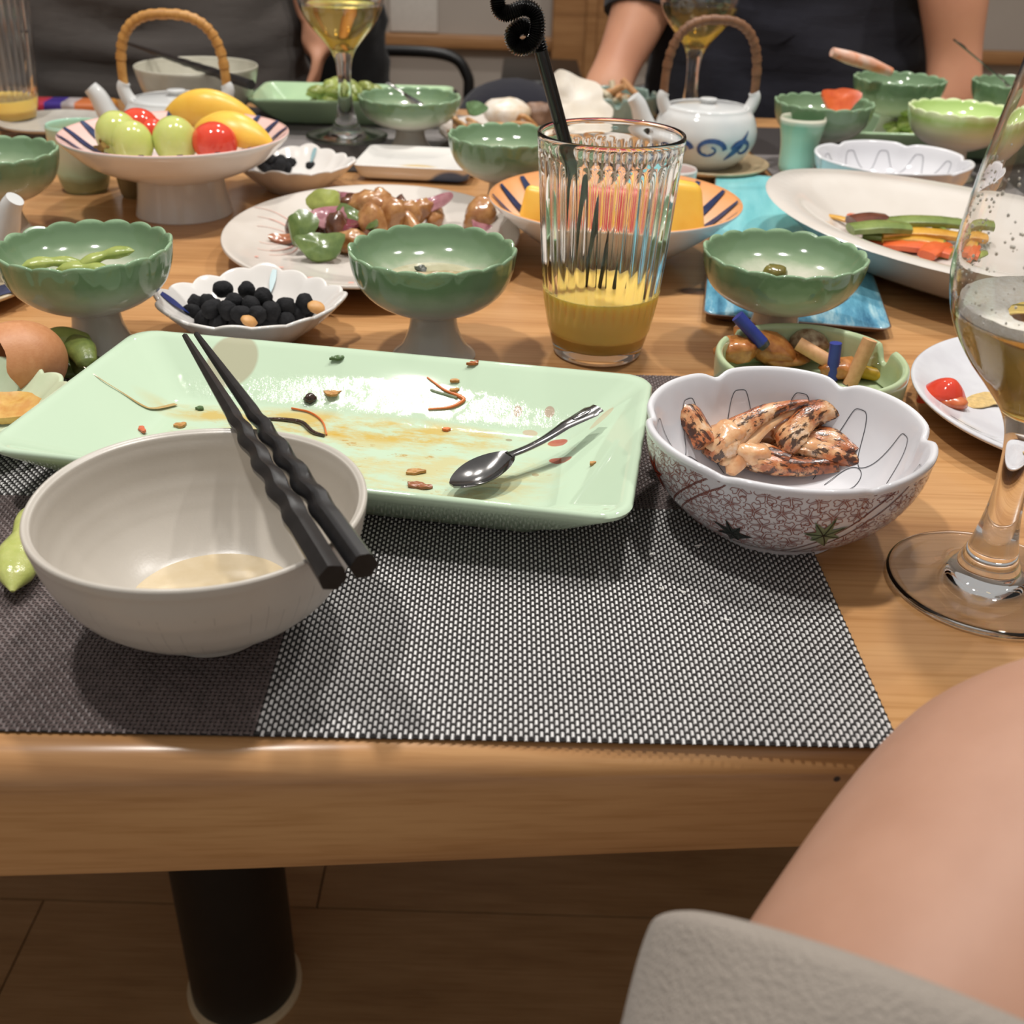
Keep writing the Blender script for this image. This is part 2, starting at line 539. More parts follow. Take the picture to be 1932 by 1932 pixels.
# ------------------------------------------------------------------ tableware
bowl_glaze = simple('rice_bowl_glaze', (206, 199, 190), 0.33, var=(196, 188, 178), vscale=120, bstr=0.12, bscale=900)
def rice_mat():
    m, nt, b = new_mat('rice_bowl_lined_glaze'); co = ocoord(nt)
    s = N(nt, 'ShaderNodeSeparateXYZ'); nt.links.new(co, s.inputs[0])
    an = math_(nt, 'ARCTAN2', s.outputs['Y'], s.outputs['X'])
    w = math_(nt, 'ABSOLUTE', math_(nt, 'SINE', math_(nt, 'MULTIPLY', an, 30)))
    line = math_(nt, 'LESS_THAN', w, 0.09)
    nz = noise_tex(nt, co, 70, 3)
    line = math_(nt, 'MULTIPLY', line, math_(nt, 'GREATER_THAN', nz, 0.47))
    band = math_(nt, 'MULTIPLY', math_(nt, 'GREATER_THAN', s.outputs['Z'], 0.014), math_(nt, 'LESS_THAN', s.outputs['Z'], 0.042))
    dt = N(nt, 'ShaderNodeVectorMath', operation='DOT_PRODUCT'); nt.links.new(co, dt.inputs[0]); nt.links.new(N(nt, 'ShaderNodeTexCoord').outputs['Normal'], dt.inputs[1])
    rd = N(nt, 'ShaderNodeVectorMath', operation='MULTIPLY'); nt.links.new(co, rd.inputs[0]); rd.inputs[1].default_value = (1, 1, 0); nt.links.new(rd.outputs[0], dt.inputs[0])
    band = math_(nt, 'MULTIPLY', band, math_(nt, 'GREATER_THAN', dt.outputs['Value'], 0.0))   # lines are painted on the outside only
    fac = math_(nt, 'MULTIPLY', math_(nt, 'MULTIPLY', line, band), 0.30)
    n2 = noise_tex(nt, co, 1400, 2)
    sp = ramp(nt, n2, [(0.74, (0, 0, 0, 1)), (0.80, (1, 1, 1, 1))])
    base = mixc(nt, noise_tex(nt, co, 50, 3), rgb(198, 191, 181), rgb(187, 180, 170))
    c = mixc(nt, fac, base, rgb(96, 90, 92))
    c = mixc(nt, math_(nt, 'MULTIPLY', sp, 0.35), c, rgb(120, 108, 96))
    nt.links.new(c, b.inputs['Base Color']); b.inputs['Roughness'].default_value = 0.3
    bump(nt, b, noise_tex(nt, co, 700, 3), 0.10, 0.0004)
    return m
RB = thing('rice_bowl', 'small off-white rice bowl holding black chopsticks across its rim', 'bowl', (-0.111, 0.333, 0.0022))
op = prof((0.0, 0.0015), (0.0175, 0.0012), (0.0185, 0.0), (0.0205, 0.0), (0.0206, 0.0042), (0.0228, 0.0070), (0.0352, 0.0126), (0.0474, 0.0232), (0.0552, 0.0375), (0.0584, 0.0500), (0.0590, 0.0540), (0.0582, 0.0553), (0.0566, 0.0545), (0.0552, 0.051),
          (0.0518, 0.0375), (0.0446, 0.0240), (0.0330, 0.0132), (0.020, 0.0078), (0.010, 0.0064), (0.0, 0.0062), n=6)
def rmod(th, i, r, z):
    return r * (1 + 0.004 * sin(2 * th + 0.6)), z + (0.0006 * sin(3 * th) + 0.0004 * sin(z * 1800)) * (z / 0.055)
part('bowl_body', lathe('bowl_body', op, 120, rmod), rice_mat(), RB)
part('broth', lathe('broth', [(0.0, 0.0122), (0.0305, 0.0122), (0.0315, 0.0119), (0.0, 0.0110)], 48), simple('broth', (214, 196, 164), 0.06, var=(206, 186, 150)), RB, 'shallow pale broth left in the bowl')

# scalloped footed bowls
gz = glaze_z('green_glaze', [(0.0, rgb(206, 200, 190)), (0.52, rgb(208, 203, 190)), (0.68, rgb(160, 172, 146)), (0.82, rgb(112, 138, 104)), (0.95, rgb(104, 132, 98)), (1.0, rgb(148, 176, 142))], 0.0, 0.066, 0.10, 0.003, 90)
lz = glaze_z('lime_glaze', [(0.0, rgb(196, 196, 168)), (0.12, rgb(208, 202, 188)), (0.55, rgb(222, 214, 202)), (0.74, rgb(206, 212, 168)), (0.88, rgb(160, 190, 106)), (1.0, rgb(226, 236, 190))], 0.0, 0.066, 0.12, 0.002, 90)
bp = prof((0.0, 0.0285), (0.0145, 0.0275), (0.022, 0.0292), (0.034, 0.0352), (0.0425, 0.0435), (0.0468, 0.0540), (0.0482, 0.0635), (0.0478, 0.0655), (0.0468, 0.0656), n=4)
ip = prof((0.0468, 0.0656), (0.0455, 0.0640), (0.0430, 0.0590), (0.0385, 0.0535), (0.0320, 0.0492), (0.0230, 0.0462), (0.0120, 0.0448), (0.0, 0.0445), n=4)
def smod(th, i, r, z):
    w = max(0.0, min(1.0, (z - 0.036) / 0.029)); w *= w
    lob = abs(cos(9 * th)) ** 0.8
    return r * (1 + 0.026 * (lob - 0.6) * w), z + 0.0019 * (lob - 0.75) * w * w
bowl_me = lathe('scalloped_bowl', bp, 180, smod)
inner_me = lathe('inner_glaze', ip, 180, smod)
gzi = glaze_z('green_glaze_inside', [(0.0, rgb(200, 195, 180)), (0.10, rgb(180, 183, 162)), (0.27, rgb(132, 151, 120)), (0.52, rgb(108, 132, 100)), (0.9, rgb(102, 128, 96)), (1.0, rgb(144, 172, 138))], 0.0445, 0.066, 0.10, 0.0025, 90)
lzi = glaze_z('lime_glaze_inside', [(0.0, rgb(214, 222, 176)), (0.4, rgb(186, 208, 138)), (0.85, rgb(168, 196, 118)), (1.0, rgb(226, 236, 190))], 0.0445, 0.066, 0.12, 0.002, 90)
foot_me = lathe('foot', prof((0.0145, 0.0285), (0.0138, 0.024), (0.0150, 0.016), (0.0192, 0.0065), (0.0245, 0.0012), (0.0248, 0.0), (0.0225, 0.0), (0.017, 0.006), (0.012, 0.014), (0.0, 0.016), n=4), 64)
def footed(label, x, y, z=0.0, rz=0.0, glz=None, scale=1.0):
    t = thing('footed_bowl', label, 'bowl', (x, y, z), rz, group='scalloped footed bowls on the table')
    t.scale = (scale, scale, scale)
    b = part('bowl_body', bowl_me if glz is None else bowl_me.copy(), gz, t)
    f = part('foot', foot_me if glz is None else foot_me.copy(), gz, t)
    i_ = part('inner_glaze', inner_me if glz is None else inner_me.copy(), gzi, t)
    if glz is not None:
        for o in (b, f): o.data.materials.clear(); o.data.materials.append(glz)
        i_.data.materials.clear(); i_.data.materials.append(lzi)
    return t
GB = {}
for key, lab, x, y, z, rz in (
    ('L', 'scalloped green footed bowl with two edamame pods, left of the black peanuts', -0.246, 0.602, 0, 0.1),
    ('C', 'scalloped green footed bowl with clear soup, between the peanut dish and the juice glass', -0.050, 0.614, 0, 0.0),
    ('R', 'scalloped green footed bowl with one olive morsel, behind the ashtray', 0.159, 0.643, 0, 0.05),
    ('b1', 'scalloped green footed bowl with a spoon standing in it, by the far beer glass', -0.116, 1.158, 0.0018, 0.0),
    ('b2', 'empty scalloped green footed bowl just left of the juice glass rim', -0.014, 0.938, 0, 0.12),
    ('A', 'scalloped green footed bowl with an orange carrot slice, behind the white arched bowl', 0.296, 1.133, 0.0018, 0.0),
    ('B', 'farthest scalloped green footed bowl with a crab stick over its rim', 0.404, 1.252, 0.0086, 0.07),
    ('D2', 'scalloped green footed bowl cut by the right photo edge with a spoon in it', 0.531, 1.247, 0.0086, 0.0),
    ('E', 'scalloped green footed bowl cut by the left photo edge', -0.396, 0.826, 0, 0.05)):
    GB[key] = footed(lab, x, y, z, rz)
GB['R'].scale = (1.01, 1.01, 0.925); GB['b1'].scale = (1.07, 1.07, 0.84)
GB['D'] = footed('pale lime scalloped footed bowl with a white stem, on the far right', 0.424, 1.113, 0.0018, 0.0, lz, 1.02)

# rectangular green plate
PCX, PCY, PYAW = -0.0805, 0.466, -9.2
def plate_mat():
    m, nt, b = new_mat('green_plate_glaze'); co = ocoord(nt)
    c = mixc(nt, noise_tex(nt, co, 18, 2), rgb(196, 216, 190), rgb(189, 210, 184))
    s = N(nt, 'ShaderNodeSeparateXYZ'); nt.links.new(co, s.inputs[0])
    # grey round print and the red petals fired into the glaze
    for (p, rx, ry, a, k) in (((-0.0815, 0.0600), 0.0130, 0.0130, 0, (172, 166, 140)),
                              ((0.0982, 0.0318), 0.0048, 0.0032, 0.5, (176, 66, 46)),
                              ((0.1022, 0.0123), 0.0052, 0.0030, -0.1, (180, 70, 48)),
                              ((0.0751, 0.0487), 0.0020, 0.0026, 0.2, (176, 150, 132)),
                              ((0.0912, 0.0499), 0.0024, 0.0026, 0.2, (176, 150, 132)),
                              ((0.074, 0.03018), 0.0016, 0.0012, 0, (150, 150, 128)),
                              ((0.09259, -0.003), 0.0016, 0.0014, 0, (160, 150, 128)),
                              ((0.08334, 0.03842), 0.0036, 0.0018, 0, (196, 178, 150)),
                              ((0.1182, 0.0437), 0.0022, 0.0080, -0.6, (196, 186, 156))):
        c = mixc(nt, math_(nt, 'MULTIPLY', ell(nt, co, p[0], p[1], rx, ry, a, 0.12), 0.85), c, rgb(*k))
    # dried soy sauce and oil left on the floor of the plate
    area = ell(nt, co, 0.004, -0.012, 0.080, 0.036, 0.0, 0.35)
    n1 = noise_tex(nt, co, 55, 6, 0.68, (0.6, 1.4, 1)); n2 = noise_tex(nt, co, 120, 6, 0.7, (0.7, 1.3, 1))
    s1 = math_(nt, 'MULTIPLY', ramp(nt, n1, [(0.46, (0, 0, 0, 1)), (0.62, (1, 1, 1, 1))]), math_(nt, 'MULTIPLY', area, 0.62))
    c = mixc(nt, s1, c, rgb(206, 186, 122))
    s2 = math_(nt, 'MULTIPLY', ramp(nt, n2, [(0.60, (0, 0, 0, 1)), (0.68, (1, 1, 1, 1))]), math_(nt, 'MULTIPLY', area, 0.8))
    c = mixc(nt, s2, c, rgb(184, 138, 62))
    oil = ell(nt, co, -0.010, 0.026, 0.075, 0.010, 0.02, 0.5)
    s3 = math_(nt, 'MULTIPLY', ramp(nt, n1, [(0.40, (0, 0, 0, 1)), (0.58, (1, 1, 1, 1))]), math_(nt, 'MULTIPLY', oil, 0.75))
    c = mixc(nt, s3, c, rgb(204, 166, 64))
    nt.links.new(c, b.inputs['Base Color'])
    grease = math_(nt, 'MULTIPLY', ramp(nt, noise_tex(nt, co, 160, 5, 0.7), [(0.42, (0, 0, 0, 1)), (0.6, (1, 1, 1, 1))]), ell(nt, co, -0.005, 0.044, 0.085, 0.008, 0, 0.9))
    nt.links.new(math_(nt, 'ADD', 0.035, math_(nt, 'MULTIPLY', grease, 0.10)), b.inputs['Roughness'])
    bump(nt, b, math_(nt, 'MULTIPLY', noise_tex(nt, co, 420, 4, 0.6), grease), 0.30, 0.0004)
    return m
GP = thing('rectangular_plate', 'long pale green rectangular plate smeared with sauce in the foreground', 'plate', (PCX, PCY, 0.0020), radians(PYAW))
lv = [(0.098, 0.040, 0.010, 0.0), (0.104, 0.045, 0.011, 0.0004), (0.106, 0.047, 0.012, 0.003), (0.122, 0.058, 0.013, 0.0115), (0.136, 0.0695, 0.014, 0.0225), (0.1405, 0.0732, 0.014, 0.0262), (0.1412, 0.0738, 0.014, 0.0282), (0.1400, 0.0727, 0.0135, 0.0296), (0.1378, 0.0708, 0.013, 0.0293),
      (0.1350, 0.0682, 0.012, 0.0276), (0.127, 0.0608, 0.011, 0.0224), (0.117, 0.0516, 0.010, 0.0160), (0.108, 0.0434, 0.009, 0.0102), (0.1045, 0.0402, 0.008, 0.0082), (0.101, 0.0372, 0.007, 0.0070), (0.096, 0.0340, 0.007, 0.0066), (0.070, 0.024, 0.006, 0.0064)]
part('plate_body', loft('plate_body', [rrect(*l, m=8) for l in lv], angle=60), plate_mat(), GP)

# far trays of the same kind
tray_mat = simple('tray_green', (176, 204, 164), 0.14, var=(168, 196, 158), vscale=30)
def tray(label, loc, rz, s=1.0):
    t = thing('rectangular_plate', label, 'plate', (loc[0], loc[1], 0.0018), rz, group='green trays across the table')
    part('plate_body', loft('plate_body', [rrect(a * s, b * s, c_ * s, z, m=5) for a, b, c_, z in lv], angle=60), tray_mat, t)
    return t
tray('pale green rectangular plate heaped with edamame, behind the far beer glass', (-0.196, 1.322), radians(1), 0.80)
tray('pale green rectangular plate with edamame, under the farthest green bowl', (0.465, 1.246), radians(0), 0.98)

# sakura bowl
SX, SY = 0.118, 0.426
NOTCH = [radians(-7 + 60 * k) for k in range(6)]
def notch(th):
    d = min(abs((th - a + pi) % (2 * pi) - pi) for a in NOTCH)
    return exp(-(d / 0.085) ** 2), d
sp_out = [(0.0, 0.001), (0.028, 0.0), (0.030, 0.0005), (0.0315, 0.004), (0.0425, 0.0105), (0.0525, 0.021), (0.0588, 0.033), (0.0612, 0.0445)]
sp_in = [(0.0618, 0.0475), (0.0610, 0.0490), (0.0592, 0.0487), (0.0578, 0.0455), (0.0545, 0.032), (0.0475, 0.0195), (0.037, 0.0108), (0.022, 0.0075), (0.0, 0.0068)]
sp = prof(*(sp_out + sp_in), n=5)
def skmod(th, i, r, z):
    w = max(0.0, min(1.0, (z - 0.012) / 0.036)); nn, d = notch(th)
    lob = cos(3 * (th - NOTCH[0]) + pi / 2 * 0)            # soft six-lobed swelling
    k = 1 + w * (0.018 * (abs(sin(3 * (th - NOTCH[0]))) - 0.5)) - 0.035 * nn * w * w
    return r * k, z - 0.0022 * nn * w ** 3 + 0.0012 * w ** 3 * abs(sin(3 * (th - NOTCH[0])))
SK = thing('patterned_bowl', 'white lobed bowl with red blossom and maple leaf pattern, holding crab pieces', 'bowl', (SX, SY, 0.0004))
part('bowl_body', lathe('bowl_body', sp, 180, skmod), simple('sakura_porcelain', (222, 221, 224), 0.10, var=(214, 213, 217), vscale=20), SK)
def interp(pts, t):
    return pts[int(max(0, min(len(pts) - 1, round(t * (len(pts) - 1)))))]
so_d = prof(*sp_out, n=12); si_d = prof(*sp_in[2:], n=12)
def surf(pts, th, z, off):
    """point and normal on the outside or inside of the blossom bowl at angle th and height z"""
    best = min(range(1, len(pts)), key=lambda i: abs((pts[i][1] + pts[i - 1][1]) / 2 - z))
    (ra, za), (rb, zb_) = pts[best - 1], pts[best]
    f = 0.5 if abs(zb_ - za) < 1e-9 else max(0, min(1, (z - za) / (zb_ - za)))
    r = ra + (rb - ra) * f
    dr, dz = rb - ra, zb_ - za; L = sqrt(dr * dr + dz * dz) or 1
    nr, nz = dz / L, -dr / L
    r2, z2 = skmod(th, 0, r, z)
    p = Vector((r2 * cos(th), r2 * sin(th), z2)); nn = Vector((nr * cos(th), nr * sin(th), nz))
    return p + nn * off, nn
lines_red, lines_brn = [], []
rnd = random.Random(5)
def out_line(uv, off=0.00022): return [surf(so_d, u / 0.055, v, off) for u, v in uv]
band_a = [radians(-127), radians(-53)]
def in_band(u, v):
    for a in band_a:
        c_ = a * 0.055 + (0.047 - v) * (-1.0 if a < -1.6 else -1.1)
        if abs(u - c_) < 0.0036: return True
    return False
flowers = []
j = 0
vv = 0.0060
while vv < 0.0458:
    rr = 0.034 + (vv - 0.005) * 0.68
    k = int(2 * pi * 0.055 / (0.0094 * 0.055 / max(0.034, min(0.058, rr))))
    for q in range(k):
        u = -pi * 0.055 + (q + (0.5 if j % 2 else 0)) * 2 * pi * 0.055 / k + rnd.uniform(-0.0006, 0.0006)
        flowers.append((u, vv + rnd.uniform(-0.0006, 0.0006), rnd.uniform(0, 6.28), rnd.uniform(0.0044, 0.0049), rr))
    vv += 0.0078; j += 1
# little filler petals in the gaps between the blossoms
fill = []
for (u0_, v0, rot, R, rr) in flowers:
    for sgn in (-1, 1):
        fill.append((u0_ + sgn * 0.0047, v0 + 0.0039, rr))
for (u1, v1, rr) in fill:
    if in_band(u1, v1) or v1 > 0.044: continue
    for q in range(3):
        a0 = rnd.uniform(0, 6.28)
        lines_red.append((out_line([(u1 + 0.0013 * cos(a0 + f) , v1 + 0.0013 * sin(a0 + f)) for f in (0, 0.5, 1.0, 1.5, 2.0)]), 0.00022))
for (u0_, v0, rot, R, rr) in flowers:
    if in_band(u0_, v0): continue
    kx = 0.055 / max(0.036, min(0.059, rr))
    def clipv(v): return max(0.0045, min(0.0462, v))
    for pt in range(5):
        a0 = rot + pt * 2 * pi / 5
        pl = []
        for (rad_, da) in ((0.10, 0), (0.45, 0.42), (0.78, 0.50), (1.02, 0.24), (0.86, 0.0), (1.02, -0.24), (0.78, -0.50), (0.45, -0.42), (0.10, 0)):
            a = a0 + da
            pl.append((u0_ + R * rad_ * cos(a) * kx, clipv(v0 + R * rad_ * sin(a) * 0.9)))
        lines_red.append(out_line([(q.x, q.y) for q in crom([(a_, b_, 0) for a_, b_ in pl], 3)]))
        lines_red.append((out_line([(u0_ + R * f * cos(a0 + 0.12) * kx, clipv(v0 + R * f * sin(a0 + 0.12) * 0.9)) for f in (0.05, 0.42)]), 0.00016))
part('painted_blossoms', ribbons('painted_blossoms', lines_red, 0.00030), simple('print_red', (150, 74, 52), 0.3, var=(132, 60, 44), vscale=200), SK, 'fine red outlines of overlapping cherry blossoms')
for a in band_a:
    s_ = -1.0 if a < -1.6 else -1.1
    for du in (-0.0036, -0.0030, 0.0030, 0.0036):
        lines_brn.append(out_line([(a * 0.055 + (0.047 - v) * s_ + du, v) for v in [0.006 + 0.0405 * k / 16 for k in range(17)]], 0.00026))
for k in range(1):
    lines_brn.append(out_line([(u / 100 * 2 * pi * 0.055 - pi * 0.055, 0.0463) for u in range(101)], 0.00026))
part('painted_bands', ribbons('painted_bands', lines_brn, 0.00035), simple('print_brown', (120, 60, 46), 0.3, var=(104, 50, 40)), SK, 'dark red rules along the rim and the slanted bands')
def leaf_mesh(name, u0_, v0, size, rot, squash=1.0):
    """maple leaf as a thin painted shape following the bowl"""
    pts = []
    for k in range(7):
        a = rot + (k - 3) * 0.82
        ln_ = size * (1.0, 0.86, 0.98, 1.1, 0.98, 0.86, 0.55)[k] if True else 0
        pts.append((a, ln_)); pts.append((a + 0.41, size * 0.42))
    V = [surf(so_d, u0_ / 0.055, v0, 0.00045)[0]]
    n_in = 4; Fc = []
    for (a, l) in pts:
        for s in range(1, n_in + 1):
            f = s / n_in
            v = max(0.003, min(0.047, v0 + l * f * sin(a) * squash))
            V.append(surf(so_d, (u0_ + l * f * cos(a)) / 0.055, v, 0.0004)[0])
    m = len(pts)
    for k in range(m):
        k2 = (k + 1) % m
        Fc.append((0, 1 + k * n_in, 1 + k2 * n_in))
        for s in range(n_in - 1):
            Fc.append((1 + k * n_in + s, 1 + k * n_in + s + 1, 1 + k2 * n_in + s + 1, 1 + k2 * n_in + s))
    veins = []
    for k in range(7):
        a, l = pts[2 * k]
        veins.append([surf(so_d, (u0_ + l * f * cos(a)) / 0.055, max(0.003, min(0.047, v0 + l * f * sin(a) * squash)), 0.0006) for f in (0.0, 0.3, 0.6, 0.85)])
    return pydata(name, V, Fc, 180), veins
leaf_g = simple('print_leaf_green', (128, 144, 112), 0.25, var=(104, 122, 90), vscale=160)
leaf_d = simple('print_leaf_dark', (44, 52, 48), 0.25, var=(36, 44, 40))
leaf_r = simple('print_leaf_red', (164, 62, 40), 0.25, var=(140, 48, 32), vscale=160)
vein_m = simple('print_vein', (22, 26, 22), 0.3, var=(30, 32, 28))
for (ad, v0, size, rot, mm, nm) in ((-84, 0.0270, 0.0098, 1.35, leaf_g, 'green painted maple leaf'), (-122, 0.0190, 0.0092, 2.6, leaf_d, 'dark painted maple leaf'),
                                    (-168, 0.0300, 0.0105, 1.2, leaf_r, 'red painted maple leaf'), (-20, 0.030, 0.0110, 0.4, leaf_r, 'red painted maple leaf'),
                                    (60, 0.026, 0.0105, 1.4, leaf_g, None), (120, 0.028, 0.0105, 1.0, leaf_r, None)):
    me, vn = leaf_mesh('maple_leaf', radians(ad) * 0.055, v0, size, rot)
    lf = part('maple_leaf', me, mm, SK, nm)
    part('leaf_vein', ribbons('leaf_vein', vn, 0.0004), vein_m, lf)
ar = []
def in_line(tz): return [surf(si_d, a, z, 0.0003) for a, z in tz]
NB = 12
for k in range(NB):
    c_ = 2 * pi * (k + 0.35) / NB; hw = pi / NB
    pl = []
    for s in range(-20, 21):
        f = s / 20
        z = 0.0165 + 0.0225 * (1 - abs(f) ** 2.6) if abs(f) < 0.92 else 0.0165 + 0.0225 * (1 - 0.92 ** 2.6) * (1 - (abs(f) - 0.92) / 0.08) * 0.8
        sq = f * (0.80 + 0.14 * (abs(f) ** 3))
        z = 0.0160 + 0.0235 * (1 / (1 + (abs(f) / 0.62) ** 5))
        pl.append((c_ + hw * f * (0.62 + 0.38 * abs(f) ** 3), z))
    ar.append(in_line(pl))
    c2 = c_ + hw; pl = []
    for s in range(-12, 13):
        f = s / 12
        pl.append((c2 + hw * 0.62 * f, 0.0092 + 0.0085 * sqrt(max(0, 1 - f * f))))
    ar.append(in_line(pl))
part('painted_arches', ribbons('painted_arches', ar, 0.00038), simple('print_grey', (58, 60, 66), 0.3, var=(72, 74, 80)), SK, 'thin grey arches painted inside the bowl')

# same kind of bowl far on the right, only the arches
AB = thing('arched_bowl', 'white lobed bowl with grey arch lines, empty, standing beside the lime bowl', 'bowl', (0.334, 1.012, 0.0018), radians(10))
AB.scale = (1.12, 1.12, 0.80)
o = part('bowl_body', bpy.data.meshes.new_from_object(SK.children[0]), None, AB)
o2 = part('painted_arches', ribbons('painted_arches', ar, 0.0007), simple('print_grey_soft', (140, 140, 146), 0.3, var=(150, 150, 156)), AB)

# big round plate of stir fry
PL1 = thing('round_plate', 'large white plate with pink swirls carrying the chicken and pepper stir fry', 'plate', (-0.110, 0.808, 0.0))
def ovalmod(th, i, r, z): return r * (1.0 if True else 1), z
pp = prof((0.0, 0.002), (0.060, 0.002), (0.064, 0.0), (0.068, 0.0), (0.070, 0.0035), (0.090, 0.0085), (0.118, 0.0160), (0.1255, 0.0180), (0.1262, 0.0195), (0.1245, 0.0205), (0.116, 0.0182), (0.095, 0.0118), (0.075, 0.0078), (0.060, 0.0062), (0.0, 0.0058), n=4)
pm_ = simple('plate_warm_white', (214, 207, 199), 0.13, var=(207, 199, 190), vscale=20)
o = part('plate_body', lathe('plate_body', [(r, z) for r, z in pp], 120), pm_, PL1); o.scale = (0.870, 1.06, 1)
pin = pp[[i for i, q in enumerate(pp) if q[1] > 0.0203][0]:]
def pz(x, y):
    """height of the plate's upper face under local x, y"""
    rr = sqrt((x / 0.870) ** 2 + (y / 1.06) ** 2)
    return rr, float(np.interp(rr, [q[0] for q in pin][::-1], [q[1] for q in pin][::-1]))
swl = []
for k, (cx, cy, R) in enumerate(((-0.082, 0.010, 0.018), (-0.084, 0.000, 0.024), (-0.078, -0.012, 0.022), (-0.088, 0.006, 0.030))):
    ln_ = []
    for s in range(40):
        a = -1.6 + s / 39 * 3.4 + 0.2 * k
        x, y = cx + R * cos(a), cy + R * 1.5 * sin(a)
        rr, z = pz(x, y)
        if rr > 0.123: continue
        ln_.append((Vector((x, y, z + 0.0007)), Vector((0, 0, 1))))
    if len(ln_) > 2: swl.append(ln_)
part('painted_swirl', ribbons('painted_swirl', swl, 0.0008), simple('print_pink', (222, 160, 146), 0.3, var=(226, 172, 158)), PL1, 'thin pink rings painted on the rim')
dots = []
for (px_, py_, r_) in ((-0.055, -0.075, 0.0018), (-0.075, -0.06, 0.0013), (-0.03, -0.10, 0.0020), (0.0, -0.118, 0.0018), (-0.062, 0.085, 0.0016), (-0.045, -0.088, 0.0015)):
    z = pz(px_, py_)[1] + 0.0008
    dots.append([(Vector((px_ - r_, py_, z)), Vector((0, 0, 1))), (Vector((px_, py_, z)), Vector((0, 0, 1))), (Vector((px_ + r_, py_, z)), Vector((0, 0, 1)))])
for d_ in dots: part('painted_dot', ribbons('painted_dot', [d_], 0.0026), bpy.data.materials['print_pink'], PL1)

# footed fruit stand
stripe_navy = simple('print_navy', (40, 50, 82), 0.25, var=(54, 66, 104), vscale=120)
def inside_normal(r, dzdr): return Vector((-dzdr, 0, 1)).normalized()
def striped_inside(name, pts, n, r0_, r1_, wmax, z_off, tilt=0.0):
    """long leaf-shaped brush strokes running down the inside of a bowl"""
    lns = []
    for k in range(n):
        th = 2 * pi * k / n; ln_ = []
        for s in range(11):
            f = s / 10; r = r0_ + (r1_ - r0_) * f
            i = min(range(len(pts) - 1), key=lambda q: abs(pts[q][0] - r))
            (ra, za), (rb, zb_) = pts[i], pts[i + 1]
            z = za + (zb_ - za) * ((r - ra) / (rb - ra) if abs(rb - ra) > 1e-9 else 0)
            L = Vector((-(zb_ - za) / (rb - ra if abs(rb - ra) > 1e-9 else 1e-9), 0, 1)).normalized()
            a = th + tilt * f
            nn = Vector((L.x * cos(a), L.x * sin(a), L.z))
            ln_.append((Vector((r * cos(a), r * sin(a), z)) + nn * z_off, nn))
        lns.append((ln_, lambda t: wmax * max(0.08, sin(pi * min(1, 0.12 + t * 0.88)) ** 0.8)))
    return ribbons(name, lns, wmax)
def rim_tint(name, white, tint, r_in, r_out):
    m, nt, b = new_mat(name); co = ocoord(nt)
    s = N(nt, 'ShaderNodeSeparateXYZ'); nt.links.new(co, s.inputs[0])
    rad = math_(nt, 'SQRT', math_(nt, 'ADD', math_(nt, 'MULTIPLY', s.outputs['X'], s.outputs['X']), math_(nt, 'MULTIPLY', s.outputs['Y'], s.outputs['Y'])))
    nz = noise_tex(nt, co, 30, 3)
    rad = math_(nt, 'ADD', rad, math_(nt, 'MULTIPLY', math_(nt, 'SUBTRACT', nz, 0.5), 0.012))
    f = math_(nt, 'DIVIDE', math_(nt, 'SUBTRACT', rad, r_in), r_out - r_in, True)
    nt.links.new(mixc(nt, f, rgb(*white), rgb(*tint)), b.inputs['Base Color']); b.inputs['Roughness'].default_value = 0.12
    return m
FS = thing('fruit_stand', 'white footed fruit bowl with pink and navy strokes holding grapes, tomatoes and mango', 'bowl', (-0.282, 0.911, 0.0))
ci = prof((0.0895, 0.0642), (0.085, 0.0612), (0.070, 0.0500), (0.050, 0.0420), (0.025, 0.0390), (0.0, 0.0385), n=5)
co_ = prof((0.0, 0.030), (0.036, 0.0315), (0.050, 0.0345), (0.072, 0.0445), (0.087, 0.0585), (0.0906, 0.0630), (0.0907, 0.0648), n=4)
part('inner_glaze', lathe('inner_glaze', [(0.0907, 0.0648), (0.0900, 0.0652)] + ci, 96), rim_tint('pink_inside', (236, 230, 226), (236, 196, 188), 0.05, 0.085), FS, 'pink tinted inside of the bowl')
part('bowl_body', lathe('bowl_body', co_, 96), WHITE, FS)
part('foot', lathe('foot', prof((0.0345, 0.0335), (0.0352, 0.026), (0.0365, 0.014), (0.0388, 0.003), (0.0392, 0.0), (0.0365, 0.0), (0.034, 0.012), (0.033, 0.029), n=4), 72), WHITE, FS)
part('painted_stroke', striped_inside('painted_stroke', ci, 20, 0.0905, 0.056, 0.0085, 0.0012, 0.05), stripe_navy, FS, 'navy brush strokes inside the rim')

# orange striped bowl behind the juice glass
OB = thing('striped_bowl', 'wide white bowl with orange rim and navy strokes holding melon and mango, behind the juice', 'bowl', (0.070, 0.820, 0.0))
oi = prof((0.0925, 0.0445), (0.088, 0.0400), (0.074, 0.0270), (0.056, 0.0150), (0.036, 0.0098), (0.0, 0.0090), n=5)
oo = prof((0.0, 0.0015), (0.033, 0.0015), (0.036, 0.0), (0.039, 0.0), (0.041, 0.004), (0.053, 0.0110), (0.072, 0.0245), (0.089, 0.0390), (0.0940, 0.0440), (0.0942, 0.0455), n=4)
part('inner_glaze', lathe('inner_glaze', [(0.0942, 0.0455), (0.0934, 0.0460)] + oi, 96), rim_tint('orange_inside', (240, 228, 214), (238, 170, 112), 0.055, 0.090), OB, 'orange tinted inside of the bowl')
part('bowl_body', lathe('bowl_body', oo, 96), WHITE, OB)
part('painted_stroke', striped_inside('painted_stroke', oi, 18, 0.0925, 0.046, 0.0105, 0.0012, 0.04), stripe_navy, OB, 'navy brush strokes inside the rim')

